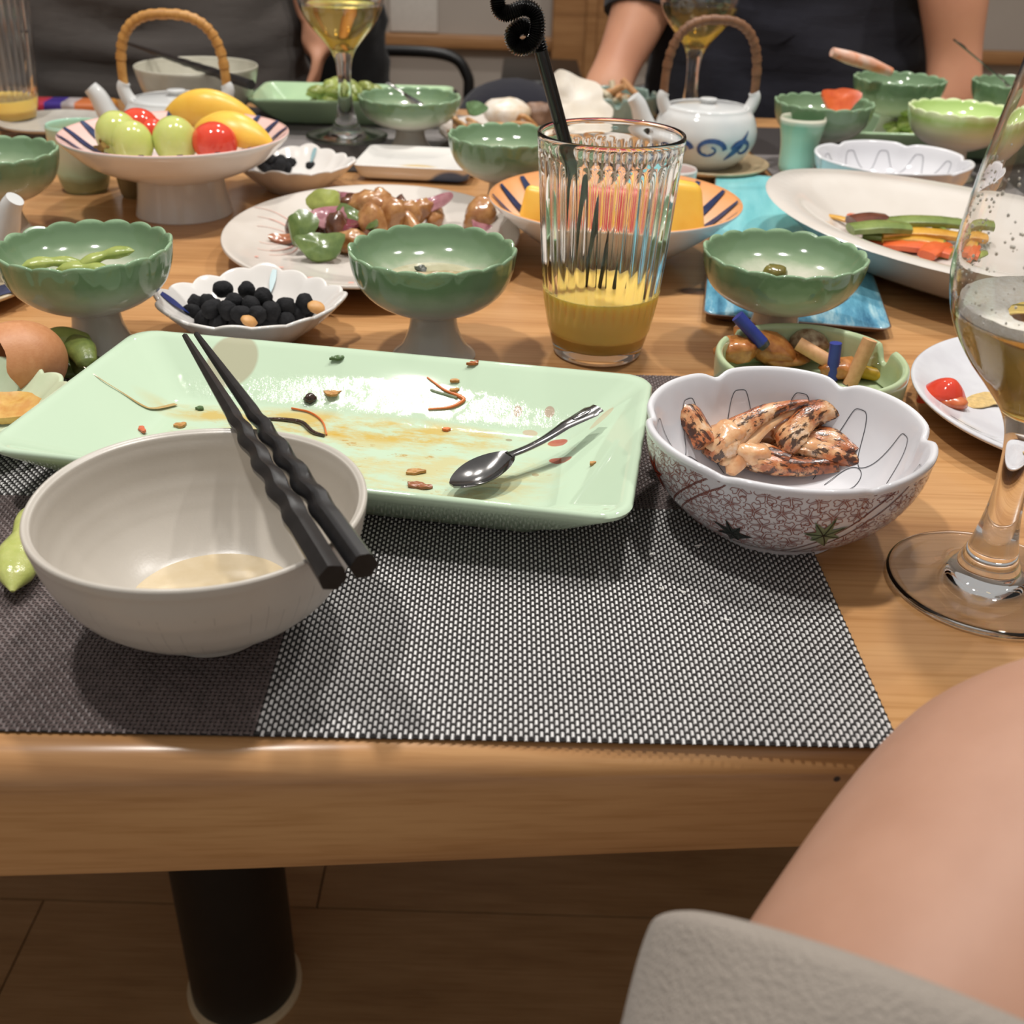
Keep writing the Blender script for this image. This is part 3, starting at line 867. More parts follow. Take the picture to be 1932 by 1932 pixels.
# scalloped nut dishes
def dish_mod(th, i, r, z):
    w = max(0.0, min(1.0, (z - 0.004) / 0.021))
    sq = 1 + 0.09 * w * abs(cos(2 * th)) ** 3
    lob = abs(cos(8 * th + 0.3)) ** 0.9
    return r * sq * (1 + 0.055 * (lob - 0.6) * w), z + 0.0022 * (lob - 0.6) * w ** 3 + 0.003 * w ** 2 * abs(cos(2 * th)) ** 6
dp = prof((0.0, 0.001), (0.022, 0.0), (0.025, 0.0002), (0.030, 0.004), (0.043, 0.0145), (0.0515, 0.0230), (0.0525, 0.0250), (0.0512, 0.0258), (0.049, 0.0242), (0.040, 0.0150), (0.030, 0.0082), (0.018, 0.0058), (0.0, 0.0052), n=5)
dish_me = lathe('dish_body', dp, 160, dish_mod)
blue_m = simple('print_blue', (46, 62, 128), 0.25, var=(36, 50, 110)); teal_m = simple('print_teal', (146, 176, 180), 0.25, var=(134, 166, 172))
def nut_dish(label, x, y, rz, s):
    t = thing('scalloped_dish', label, 'dish', (x, y, 0.0), rz, group='scalloped snack dishes')
    t.scale = (s, s, s)
    part('dish_body', dish_me, WHITE, t)
    for (a0, mm, w_, nm) in ((radians(178), blue_m, 0.0075, 'blue painted petal'), (radians(82), teal_m, 0.004, 'teal painted stripe')):
        ln_ = []
        for s_ in range(9):
            f = s_ / 8
            r_, z_ = 0.0485 - 0.012 * f, 0.0238 - 0.0100 * f
            r2, z2 = dish_mod(a0, 0, r_, z_)
            ln_.append((Vector((r2 * cos(a0), r2 * sin(a0), z2 + 0.0006)), Vector((-0.6 * cos(a0), -0.6 * sin(a0), 0.8))))
        part('painted_mark', ribbons('painted_mark', [(ln_, (lambda t_, w_=w_: w_ * max(0.1, sin(pi * min(1, 0.25 + 0.75 * t_)))))], w_), mm, t, nm)
    return t
nut_dish('white scalloped dish full of black coated peanuts behind the green plate', -0.162, 0.632, radians(4), 1.0)
nut_dish('white scalloped dish with a few black peanuts beside the fruit stand', -0.205, 0.998, radians(-4), 0.98)

# square white plate, middle distance
SQ = thing('square_plate', 'white square plate with a blue stripe and yellow smear in the middle distance', 'plate', (-0.099, 1.072, 0.0016), radians(-4))
sl = [(0.046, 0.036, 0.006, 0.0), (0.052, 0.041, 0.008, 0.003), (0.0555, 0.0435, 0.008, 0.0110), (0.0565, 0.0445, 0.008, 0.0135), (0.0555, 0.0435, 0.008, 0.0145), (0.051, 0.040, 0.007, 0.0120), (0.046, 0.035, 0.006, 0.0105), (0.03, 0.03, 0.005, 0.0100)]
def sq_mat():
    m, nt, b = new_mat('square_plate_print'); co = ocoord(nt)
    c = mixc(nt, noise_tex(nt, co, 20), rgb(236, 233, 228), rgb(228, 225, 220))
    c = mixc(nt, ell(nt, co, 0.036, -0.038, 0.020, 0.0050, 0, 0.2), c, rgb(74, 104, 158))
    c = mixc(nt, math_(nt, 'MULTIPLY', ell(nt, co, 0.002, -0.026, 0.013, 0.008, 0, 0.6), 0.8), c, rgb(226, 190, 110))
    nt.links.new(c, b.inputs['Base Color']); b.inputs['Roughness'].default_value = 0.15
    return m
part('plate_body', loft('plate_body', [rrect(*l) for l in sl], angle=60), sq_mat(), SQ)

# long turquoise plate
def blue_mat():
    m, nt, b = new_mat('turquoise_brushed_glaze'); co = ocoord(nt)
    n1 = noise_tex(nt, co, 16, 5, 0.65, (6, 0.9, 1))
    s = N(nt, 'ShaderNodeSeparateXYZ'); nt.links.new(co, s.inputs[0])
    f = math_(nt, 'DIVIDE', math_(nt, 'ADD', s.outputs['Y'], 0.19), 0.22, True)
    near = ramp(nt, n1, [(0.3, rgb(44, 92, 124)), (0.5, rgb(92, 150, 178)), (0.68, rgb(176, 206, 212))])
    far = ramp(nt, n1, [(0.3, rgb(118, 192, 198)), (0.7, rgb(142, 210, 214))])
    nt.links.new(mixc(nt, f, near, far), b.inputs['Base Color']); b.inputs['Roughness'].default_value = 0.16
    return m
BP = thing('blue_plate', 'long turquoise and blue brushed plate lying under the veined bowl and boat dish', 'plate', (0.213, 0.868, 0.0), radians(-9.5))
bl = [(0.050, 0.192, 0.006, 0.0), (0.0575, 0.2005, 0.008, 0.0050), (0.0600, 0.2025, 0.008, 0.0072)]
part('plate_edge', loft('plate_edge', [rrect(*l) for l in bl] + [rrect(0.0590, 0.2015, 0.008, 0.0076)], angle=60), simple('brown_clay_edge', (112, 82, 58), 0.5, var=(92, 66, 46)), BP, 'bare brown clay edge')
part('plate_face', loft('plate_face', [rrect(0.0592, 0.2017, 0.008, 0.0074), rrect(0.0586, 0.2010, 0.008, 0.0082), rrect(0.056, 0.198, 0.007, 0.0079), rrect(0.04, 0.18, 0.006, 0.0078)], angle=60), blue_mat(), BP)
BP['label'] = 'long turquoise and blue brushed plate lying partly under the white boat dish'

# white boat dish
BD = thing('boat_dish', 'white boat-shaped dish with pepper and carrot strips behind the beer glass', 'dish', (0.338, 0.782, 0.0086), radians(-50))
def boat(hx, hy, z, lift=0.0, n=64):
    out = []
    for k in range(n):
        a = 2 * pi * k / n; ca, sa = cos(a), sin(a)
        x = hx * (abs(ca) ** 0.95) * (1 if ca > 0 else -1); yv = hy * (abs(sa) ** 1.12) * (1 if sa > 0 else -1)
        out.append((x, yv, z + lift * (x / hx) ** 2))
    return out
bd = [(0.132, 0.072, 0.0, 0), (0.138, 0.077, 0.0004, 0), (0.143, 0.081, 0.003, 0), (0.170, 0.101, 0.0210, 0.003), (0.183, 0.112, 0.0275, 0.006), (0.187, 0.115, 0.0292, 0.007), (0.185, 0.113, 0.0304, 0.007), (0.163, 0.093, 0.0278, 0.006), (0.152, 0.084, 0.0242, 0.004), (0.128, 0.064, 0.0130, 0.001), (0.108, 0.050, 0.0095, 0), (0.05, 0.03, 0.0088, 0)]
part('dish_body', loft('dish_body', [boat(*l) for l in bd], angle=60), bpy.data.materials['plate_warm_white'], BD)

# ashtray
celadon = simple('celadon', (186, 200, 162), 0.14, var=(174, 190, 150), vscale=40)
AT = thing('ashtray', 'pale green round ashtray with notched rim, full of cigarette butts and scraps', 'ashtray', (0.162, 0.561, 0.0), radians(15))
AT.scale = (0.965, 0.965, 1)
def atmod(th, i, r, z):
    d = min(abs((th - a + pi) % (2 * pi) - pi) for a in (radians(5), radians(125), radians(245)))
    w = max(0, min(1, (z - 0.016) / 0.008))
    return r, z - 0.0095 * w * exp(-(d / 0.10) ** 4)
ap = [(0.0, 0.0005), (0.046, 0.0005), (0.047, 0.0), (0.050, 0.0), (0.0525, 0.003), (0.0535, 0.012), (0.054, 0.020), (0.0540, 0.025), (0.0532, 0.0268), (0.0518, 0.0272), (0.0505, 0.0262), (0.0498, 0.024), (0.0495, 0.012), (0.048, 0.0065), (0.045, 0.0045), (0.0, 0.004)]
part('ashtray_body', lathe('ashtray_body', prof(*ap, n=3), 200, atmod), celadon, AT)

# round plate at the right
PR = thing('side_plate', 'white round side plate with a tomato half, behind the beer glass stem', 'plate', (0.318, 0.538, 0.0))
part('plate_body', lathe('plate_body', prof((0.0, 0.0015), (0.052, 0.0015), (0.055, 0.0), (0.058, 0.0), (0.060, 0.003), (0.078, 0.0065), (0.098, 0.0135), (0.1015, 0.0155), (0.1010, 0.0168), (0.0985, 0.0165), (0.086, 0.0108), (0.070, 0.0068), (0.055, 0.0055), (0.0, 0.0050), n=4), 120),
     simple('plate_cool_white', (214, 214, 218), 0.16, var=(206, 205, 210), vscale=60), PR)
lv_l = []
for k in range(7):
    a = radians(196 + k * 4.5); r_ = 0.0925 - 0.004 * (k % 2)
    c0 = Vector((r_ * cos(a), r_ * sin(a), 0.0152 - 0.002 * (k % 2))); t_ = Vector((-sin(a + 0.5), cos(a + 0.5), 0.1)); nn = Vector((-0.4 * cos(a), -0.4 * sin(a), 0.9))
    lv_l.append(([(c0 + t_ * (f - 0.5) * 0.011, nn) for f in (0, 0.25, 0.5, 0.75, 1.0)], lambda t_: 0.0036 * max(0.06, sin(pi * t_))))
part('painted_leaf', ribbons('painted_leaf', lv_l, 0.003), simple('print_sage', (128, 140, 128), 0.3, var=(110, 124, 112)), PR, 'grey green leaf garland printed on the rim')
def smear_mat(name, c):
    return simple(name, c, 0.25, var=tuple(int(v * 0.88) for v in c), vscale=300)
yel = smear_mat('egg_smear', (222, 190, 128))
solo('sauce_smear', chip('sauce_smear', 0.030, 0.018, 0.0, 0.0006, 3, 0.25), yel, 'yellow sauce smear on the white side plate', 'sauce', (0.26268, 0.55495, 0.0075), (0, 0, 0.4))

# ------------------------------------------------------------------ glassware
def wine_glass(label, x, y, s, fill, foam=True, z=0.0):
    t = thing('beer_glass', label, 'glass', (x, y, z)); t.scale = (s, s, s)
    outp = prof((0.0, 0.0012), (0.030, 0.0004), (0.0375, 0.0004), (0.0390, 0.0018), (0.0380, 0.0034), (0.030, 0.0040), (0.020, 0.0056), (0.0145, 0.0085), (0.0115, 0.0140), (0.0090, 0.022), (0.0068, 0.036), (0.0062, 0.050), (0.0070, 0.064), (0.0090, 0.073),
                (0.0130, 0.0805), (0.0200, 0.0890), (0.0290, 0.0995), (0.0365, 0.1120), (0.0402, 0.1250), (0.0412, 0.1380), (0.0400, 0.1560), (0.0375, 0.1760), (0.0342, 0.1980), (0.0330, 0.2050), (0.0325, 0.2060), (0.0320, 0.2050), (0.0331, 0.1980), (0.0363, 0.1760), (0.0388, 0.1560), (0.0399, 0.1380), (0.0389, 0.1250), (0.0352, 0.1128), (0.0277, 0.1010), (0.0185, 0.0905), (0.0105, 0.0825), (0.0045, 0.0795), (0.0, 0.0790), n=4)
    part('glass_body', lathe('glass_body', outp, 72, angle=60), CLEAR, t)
    inn = [(0.0, 0.0790), (0.0045, 0.0795), (0.0105, 0.0825), (0.0185, 0.0905), (0.0277, 0.1010), (0.0352, 0.1128), (0.0389, 0.1250), (0.0399, 0.1380)]
    zs = [p for p in prof(*inn, n=5) if p[1] < fill]
    rl = zs[-1][0]
    liq = [(max(0, r + 0.0004 if r > 0 else 0), zz - 0.0002) for r, zz in zs] + [(rl + 0.0006, fill), (rl - 0.002, fill - 0.0006), (0.0, fill - 0.0007)]
    part('beer', lathe('beer', liq, 64), BEER, t, 'pale golden beer')
    if foam:
        fm = [(0.0, fill - 0.0004)]
        fr = []
        def fmod(th, i, r, zz):
            return r, zz + (0.0009 * noise.noise(Vector((r * 300 * cos(th), r * 300 * sin(th), 1))) if r > 0.004 else 0) 
        rr_ = rl - 0.0006
        part('foam', lathe('foam', [(rr_ * 0.50, fill - 0.0004), (rr_ * 0.55, fill + 0.0005), (rr_ * 0.8, fill + 0.0012), (rr_ * 0.97, fill + 0.0022), (rr_, fill + 0.0035), (rr_, fill - 0.0005), (rr_ * 0.8, fill - 0.0005)], 64, fmod, closed=True), FOAM, t, 'thin ring of beer foam')
    return t
BEER = glass('beer_liquid', (0.92, 0.68, 0.20, 1), 0.0, 1.33)
FOAM = simple('beer_foam', (250, 246, 236), 0.5, var=(238, 230, 214), vscale=500, bstr=0.5, bscale=1500)
NG = wine_glass('tall stemmed beer glass with foam, cut by the right edge of the photo', 0.197, 0.379, 1.0, 0.1175)
# clinging foam patches and bubbles inside the near glass
film = []
rb = random.Random(11)
dv, df = ico(1)
V_, F_ = [], []
for k in range(260):
    zz = rb.uniform(0.119, 0.172); th = rb.uniform(radians(120), radians(300))
    rr_ = np.interp(zz, [0.117, 0.125, 0.138, 0.156, 0.176], [0.0372, 0.0389, 0.0399, 0.0388, 0.0363]) - 0.0001
    s_ = rb.uniform(0.00018, 0.0006) * (1.5 if rb.random() < 0.15 else 1)
    c0 = Vector((rr_ * cos(th), rr_ * sin(th), zz)); b = len(V_)
    for v in dv: V_.append(c0 + Vector((v.x * s_, v.y * s_, v.z * s_ * 1.3)))
    F_ += [tuple(b + i for i in f) for f in df]
part('clinging_foam', pydata('clinging_foam', V_, F_, 180), FOAM, NG, 'specks of foam clinging inside the glass', stuff=True)
wine_glass('stemmed beer glass beside the edamame tray, in front of the person in grey', -0.190, 1.215, 1.12, 0.1175, False, 0.002)
WR = (0.19334, 1.34, 0.08715)
wine_glass('stemmed beer glass behind the teapot, in front of the person in navy', WR[0], 1.34, 1.12, 0.1175, False, 0.0)

# ribbed tumblers
def tumbler(label, x, y, fill, juice_m, group=None, s=1.0, z=0.0):
    t = thing('ribbed_tumbler', label, 'glass', (x, y, z), group=group); t.scale = (s, s, s)
    o_ = prof((0.0, 0.0012), (0.022, 0.001), (0.0250, 0.0003), (0.0268, 0.002), (0.0278, 0.006), (0.0312, 0.020), (0.0340, 0.036), (0.0360, 0.055), (0.0376, 0.075), (0.0390, 0.095), (0.0402, 0.113), (0.0408, 0.121), (0.0413, 0.1265), (0.0411, 0.1290), (0.0402, 0.1298), (0.0393, 0.1285), (0.0390, 0.121), (0.0382, 0.113), (0.0370, 0.095), (0.0356, 0.075), (0.0340, 0.055), (0.0320, 0.036), (0.0292, 0.020), (0.0262, 0.0095), (0.0235, 0.0080), (0.0, 0.0078), n=5)
    no = None
    for i_, p in enumerate(o_):
        if p[1] > 0.1297: no = i_; break
    def tm_(th, i, r, zz):
        if i < no and 0.026 < zz < 0.119:
            e = min((zz - 0.026) / 0.006, (0.119 - zz) / 0.008, 1.0)
            return r - 0.0011 * e * (1 - abs(sin(18 * th)) ** 1.0), zz
        return r, zz
    part('glass_body', lathe('glass_body', o_, 288, tm_, angle=70), CLEAR, t)
    wall = [(0.0266, 0.0085), (0.0276, 0.0110), (0.0302, 0.0160), (0.0312, 0.020), (0.0340, 0.036), (0.0360, 0.055)]
    zs = [p for p in prof(*wall, n=6) if p[1] < fill - 0.001]
    # seen from outside the juice reaches the outer face: the wall is filled by refraction
    def jm(th, i, r, zz):
        e = max(0.0, min((zz - 0.026) / 0.006, 1.0)) if r > 0.026 else 0.0
        return r + 0.00025 - 0.0011 * e * (1 - abs(sin(18 * th))) * (1 if i < len(zs) + 2 else 0), zz
    liq = [(0.0, 0.0082), (0.0250, 0.0082)] + zs + [(zs[-1][0] + 0.0002, fill), (zs[-1][0] - 0.0024, fill - 0.0004), (0.0, fill - 0.0004)]
    part('juice', lathe('juice', liq, 288, jm), juice_m, t, 'cloudy yellow juice')
    return t
def juice_mat():
    m, nt, b = new_mat('juice'); co = ocoord(nt)
    nt.links.new(mixc(nt, noise_tex(nt, co, 40), rgb(255, 214, 118), rgb(252, 206, 102)), b.inputs['Base Color'])
    b.inputs['Roughness'].default_value = 0.12; b.inputs['IOR'].default_value = 1.45
    b.inputs['Subsurface Weight'].default_value = 0.5; b.inputs['Subsurface Radius'].default_value = (0.02, 0.015, 0.007); b.inputs['Subsurface Scale'].default_value = 0.6
    return m
JUICE = juice_mat()
TX, TY = 0.049, 0.626
tumbler('tall ribbed tumbler with yellow juice and a black curly straw, centre of the table', TX, TY, 0.041, JUICE)
tumbler('ribbed tumbler with a little juice at the left edge of the photo', -0.567, 1.235, 0.026, JUICE, s=1.15)
# straw
corr = BLACKM.copy(); corr.name = 'black_straw'; corr.node_tree.nodes['Principled BSDF'].inputs['Roughness'].default_value = 0.2
ST = thing('drinking_straw', 'black plastic drinking straw with a corrugated curl standing in the juice tumbler', 'straw', (0, 0, 0))
s0, s1 = Vector((0.060, 0.630, 0.0115)), Vector((0.00787, 0.618, 0.17136))
part('straight_tube', tube('straight_tube', [s0.lerp(s1, k / 12) for k in range(13)], 0.0037, 14), corr, ST)
cp = [tuple(s1), (0.0042, 0.617, 0.17988), (-0.00225, 0.614, 0.18308), (-0.00734, 0.611, 0.17923), (-0.00469, 0.609, 0.17395), (0.00215, 0.608, 0.17503), (0.00573, 0.607, 0.18206), (0.00435, 0.607, 0.18999), (-0.00115, 0.608, 0.1927), (-0.0092, 0.609, 0.18967), (-0.01386, 0.61, 0.19069), (-0.01534, 0.61, 0.19705), (-0.01772, 0.61, 0.21006)]
path = crom(cp, 14)
def rf(i, an): return 1.0 + 0.16 * (1 if i % 2 else -0.6)
part('corrugated_curl', tube('corrugated_curl', path, 0.0038, 12, rf=rf), corr, ST, 'corrugated bendy section curled into a loop')

# ------------------------------------------------------------------ teapots, cups
cane = simple('cane_tan', (196, 146, 78), 0.5, var=(176, 124, 60), vscale=120)
cane_b = simple('cane_brown', (128, 88, 58), 0.55, var=(108, 72, 46), vscale=120)
wire = simple('handle_wire', (40, 34, 30), 0.4, 0.6, var=(54, 46, 40))
pot_glaze = simple('teapot_glaze', (214, 214, 212), 0.10, var=(204, 206, 206), vscale=30)
def teapot(label, x, y, z, rz, s, cmat, arch_h, tilt=0.0, swirl=False, hspan=0.046):
    t = thing('teapot', label, 'teapot', (x, y, z), rz); t.scale = (s, s, s)
    pr_ = prof((0.0, 0.0010), (0.026, 0.0), (0.030, 0.0005), (0.040, 0.008), (0.0495, 0.022), (0.0510, 0.034), (0.0470, 0.047), (0.0420, 0.0535), (0.0405, 0.0560), (0.0385, 0.0560), (0.0370, 0.0530), (0.0, 0.050), n=4)
    part('pot_body', lathe('pot_body', pr_, 72), pot_glaze, t)
    lid = part('lid', lathe('lid', prof((0.0, 0.0530), (0.036, 0.0530), (0.0372, 0.0550), (0.0350, 0.0565), (0.024, 0.0575), (0.012, 0.0582), (0.0, 0.0585), n=4), 64), pot_glaze, t)
    part('knob', lathe('knob', prof((0.0, 0.0575), (0.007, 0.0580), (0.0065, 0.0600), (0.0085, 0.0620), (0.0075, 0.0635), (0.0, 0.0640), n=3), 32), pot_glaze, lid)
    sp_ = crom([(-0.040, 0, 0.024), (-0.056, 0, 0.030), (-0.064, 0, 0.042), (-0.070, 0, 0.056), (-0.076, 0, 0.064)], 5)
    part('spout', tube('spout', sp_, lambda f: 0.0125 - 0.0058 * f, 16), pot_glaze, t)
    for sgn in (-1, 1):
        lg = crom([(sgn * hspan * 0.80, 0, 0.046), (sgn * hspan * 0.95, 0, 0.055), (sgn * hspan * 1.02, 0, 0.064), (sgn * hspan * 0.98, 0, 0.069)], 4)
        part('lug', tube('lug', lg, lambda f: 0.0068 - 0.0015 * f, 12), pot_glaze, t)
    hp = []
    for k in range(41):
        a = pi * k / 40
        cx = -cos(a); sx = sin(a)
        hp.append((hspan * 1.0 * (abs(cx) ** 0.75) * (1 if cx > 0 else -1), tilt * sx, 0.062 + arch_h * (sx ** 0.62)))
    h = part('handle', tube('handle', hp, 0.0042, 12), cmat, t, 'arched cane handle')
    wr = []
    for k in range(3, 38, 2):
        p = Vector(hp[k]); q = Vector(hp[k + 1])
        wr.append((tube('w', [p, p.lerp(q, 0.5), q], 0.0048, 10), None))
    part('cane_wrap', join_meshes('cane_wrap', wr), cmat, h)
    part('handle_wire', tube('handle_wire', [(hspan, 0, 0.058), (hspan, 0, 0.067), (hspan * 0.99, 0, 0.072)], 0.0034, 8), wire, h)
    part('handle_wire', tube('handle_wire', [(-hspan, 0, 0.058), (-hspan, 0, 0.067), (-hspan * 0.99, 0, 0.072)], 0.0034, 8), wire, h)
    if swirl:
        dns = prof((0.040, 0.008), (0.0495, 0.022), (0.0510, 0.034), (0.0470, 0.047), n=10)
        def ps(th, zz):
            i = min(range(len(dns)), key=lambda q: abs(dns[q][1] - zz)); r = dns[i][0] + 0.0008
            return (Vector((r * cos(th), r * sin(th), zz)), Vector((cos(th), sin(th), 0.1)))
        ln_ = []
        for (c0, sc, dirn) in ((-1.75, 1.0, 1), (-1.05, 0.8, -1), (-2.3, 0.7, 1)):
            l1 = []
            for k in range(24):
                f = k / 23; rr_ = 0.30 * sc * (1 - 0.75 * f); an = f * 7.5
                l1.append(ps(c0 + dirn * rr_ * cos(an), 0.024 + 0.034 * rr_ * sin(an)))
            ln_.append((l1, lambda f_: 0.0050 * (1 - 0.7 * f_)))
        ln_.append(([ps(-1.4 + 0.5 * f, 0.014 + 0.026 * f) for f in [k / 10 for k in range(11)]], lambda f_: 0.0060 * sin(pi * (0.15 + 0.8 * f_))))
        part('painted_swirl', ribbons('painted_swirl', ln_, 0.004), simple('print_cobalt', (64, 92, 140), 0.2, var=(46, 70, 118), vscale=150), t, 'cobalt blue scroll painted on the belly')
    return t
teapot('white teapot with a tan cane handle behind the fruit stand', -0.333, 1.095, 0.0, radians(4), 1.05, cane, 0.064)
teapot('white teapot with blue scrolls and a brown cane handle, standing on a saucer', 0.178, 1.110, 0.0085, radians(8), 0.98, cane_b, 0.072, 0.0, True)
teapot('white teapot at the left photo edge with its spout towards the room', -0.3886, 0.712, 0.0085, radians(168), 0.86, cane, 0.030, 0.0)
sauc = prof((0.0, 0.0015), (0.030, 0.0015), (0.033, 0.0), (0.036, 0.0), (0.040, 0.004), (0.056, 0.0085), (0.0590, 0.0112), (0.0575, 0.0122), (0.052, 0.0102), (0.038, 0.0082), (0.0, 0.0078), n=4)
tan_ = simple('saucer_tan', (196, 176, 142), 0.2, var=(182, 160, 126))
SA = thing('saucer', 'tan-edged saucer under the blue scroll teapot', 'saucer', (0.185, 1.110, 0.0))
part('saucer_body', lathe('saucer_body', sauc, 72), tan_, SA)
SB = thing('saucer', 'white saucer with a dark blue rim pattern under the teapot at the left edge', 'saucer', (-0.392, 0.690, 0.0)); SB.scale = (1.25, 1.25, 1)
part('saucer_body', lathe('saucer_body', sauc, 72), simple('saucer_cream', (206, 190, 160), 0.2, var=(196, 178, 148)), SB)
sw = []
for k in range(16):
    a = 2 * pi * k / 16
    sw.append(([(Vector(((0.0575 - 0.016 * f) * cos(a + 0.3 * f), (0.0575 - 0.016 * f) * sin(a + 0.3 * f), 0.0128 - 0.0028 * f)), Vector((-0.3 * cos(a), -0.3 * sin(a), 0.95))) for f in (0, 0.25, 0.5, 0.75, 1)], lambda t_: 0.013 * (1 - 0.5 * t_)))
part('painted_rim', ribbons('painted_rim', sw, 0.01), stripe_navy, SB, 'dark blue brushed petals on the saucer rim')

def cup(label, x, y, r, h, m_, z=0.0, flare=1.0, cat='cup', inside=None):
    t = thing('tea_cup', label, cat, (x, y, z))
    pr_ = prof((0.0, 0.001), (r * 0.62, 0.0), (r * 0.70, 0.001), (r * 0.80, h * 0.12), (r * 0.92 * flare, h * 0.5), (r, h * 0.94), (r, h), (r * 0.94, h), (r * 0.86 * flare, h * 0.5), (r * 0.7, h * 0.16), (0.0, h * 0.12), n=5)
    part('cup_body', lathe('cup_body', pr_, 56), m_, t)
    if inside: part('cup_contents', lathe('cup_contents', [(0.0, h * 0.80), (r * 0.90, h * 0.80), (r * 0.86, h * 0.78), (0.0, h * 0.77)], 32), inside, t)
    return t
cel = glaze_z('celadon_drip', [(0.0, rgb(150, 158, 118)), (0.20, rgb(148, 160, 126)), (0.30, rgb(186, 224, 202)), (0.55, rgb(208, 210, 184)), (0.8, rgb(200, 202, 168)), (1.0, rgb(178, 222, 200))], 0, 0.058, 0.12, 0.006, 30)
cup('celadon tea cup with a minty drip glaze, left of the fruit stand', -0.386, 0.972, 0.0255, 0.055, cel, flare=1.06)
cup('small olive tea cup tucked beside the foot of the fruit stand', -0.337, 0.958, 0.0170, 0.046, simple('olive_glaze', (150, 132, 92), 0.2, var=(136, 118, 80)))
cup('pale mint tea cup behind the white arched bowl', 0.266, 1.085, 0.0215, 0.050, glaze_z('mint_cup', [(0.0, rgb(190, 226, 206)), (0.7, rgb(176, 206, 176)), (0.9, rgb(140, 180, 150)), (1.0, rgb(230, 226, 206))], 0, 0.05, 0.12, 0.001), 0.0085, 0.9)
cup('small white cup with red dip, right behind the juice tumbler', 0.132, 0.968, 0.0200, 0.034, WHITE, 0.0, 1.0, 'cup', simple('red_dip', (176, 74, 48), 0.15, var=(150, 56, 36)))
BW = thing('tea_bowl', 'pale grey tea bowl with dark chopsticks across it, behind the tan-handled teapot', 'bowl', (-0.362, 1.275, 0.0))
part('bowl_body', lathe('bowl_body', prof((0.0, 0.001), (0.026, 0.0), (0.030, 0.001), (0.034, 0.006), (0.050, 0.020), (0.060, 0.038), (0.0655, 0.056), (0.0665, 0.0615), (0.0650, 0.0622), (0.0635, 0.056), (0.057, 0.038), (0.046, 0.020), (0.030, 0.010), (0.0, 0.008), n=4), 80),
     simple('tea_bowl_glaze', (196, 192, 176), 0.25, var=(186, 182, 166), vscale=60), BW)

# ------------------------------------------------------------------ chopsticks
chop_m = simple('black_lacquer', (26, 25, 26), 0.34, var=(34, 33, 34), vscale=200, spec=0.5)
def chopstick(label, a, b, group, rscale=1.0, roll_=0.0, zig=True):
    A, B = Vector(a), Vector(b); n = 90; L = (B - A).length
    def rad(f):
        return rscale * (0.0014 + 0.0034 * min(1, f / 0.82) ** 0.9)
    P = [A.lerp(B, k / n) for k in range(n + 1)]
    if zig:
        side = (B - A).cross(Vector((0, 0, 1))).normalized()
        for k in range(n + 1):
            f = k / n
            if 0.42 < f < 0.86:
                e = min((f - 0.42) / 0.06, (0.86 - f) / 0.06, 1)
                P[k] = P[k] + side * 0.00055 * e * sin((f - 0.42) / 0.44 * 2 * pi * 4.5)
    def rf(i, an):
        f = i / n
        q = cos(pi / 6) / cos(((an + roll_) % (pi / 3)) - pi / 6)
        k = 1.0
        if 0.42 < f < 0.86:
            e = min((f - 0.42) / 0.06, (0.86 - f) / 0.06, 1)
            k = 1 + 0.10 * e * sin((f - 0.42) / 0.44 * 2 * pi * 4.5 + 2 * an)
        return q * k
    V, n_ = None, 12
    P0 = [p - A for p in P]
    me = tube('chopstick', P0, rad, 24, angle=35, rf=rf)
    return solo('chopstick', me, chop_m, label, 'chopstick', tuple(A), group=group)
chopstick('left one of the black wavy chopsticks lying on the rice bowl', (-0.15591, 0.47979, 0.06), (-0.05469, 0.27861, 0.0618), 'chopsticks on the rice bowl', 1.02, 0.3)
chopstick('right one of the black wavy chopsticks lying on the rice bowl', (-0.15109, 0.48224, 0.06), (-0.04596, 0.28566, 0.0618), 'chopsticks on the rice bowl', 1.02, 0.1)
chopstick('black chopstick lying across the far grey tea bowl', (-0.46094, 1.345, 0.07418), (-0.27305, 1.1485, 0.064), None, 1.1, 0.2, False)

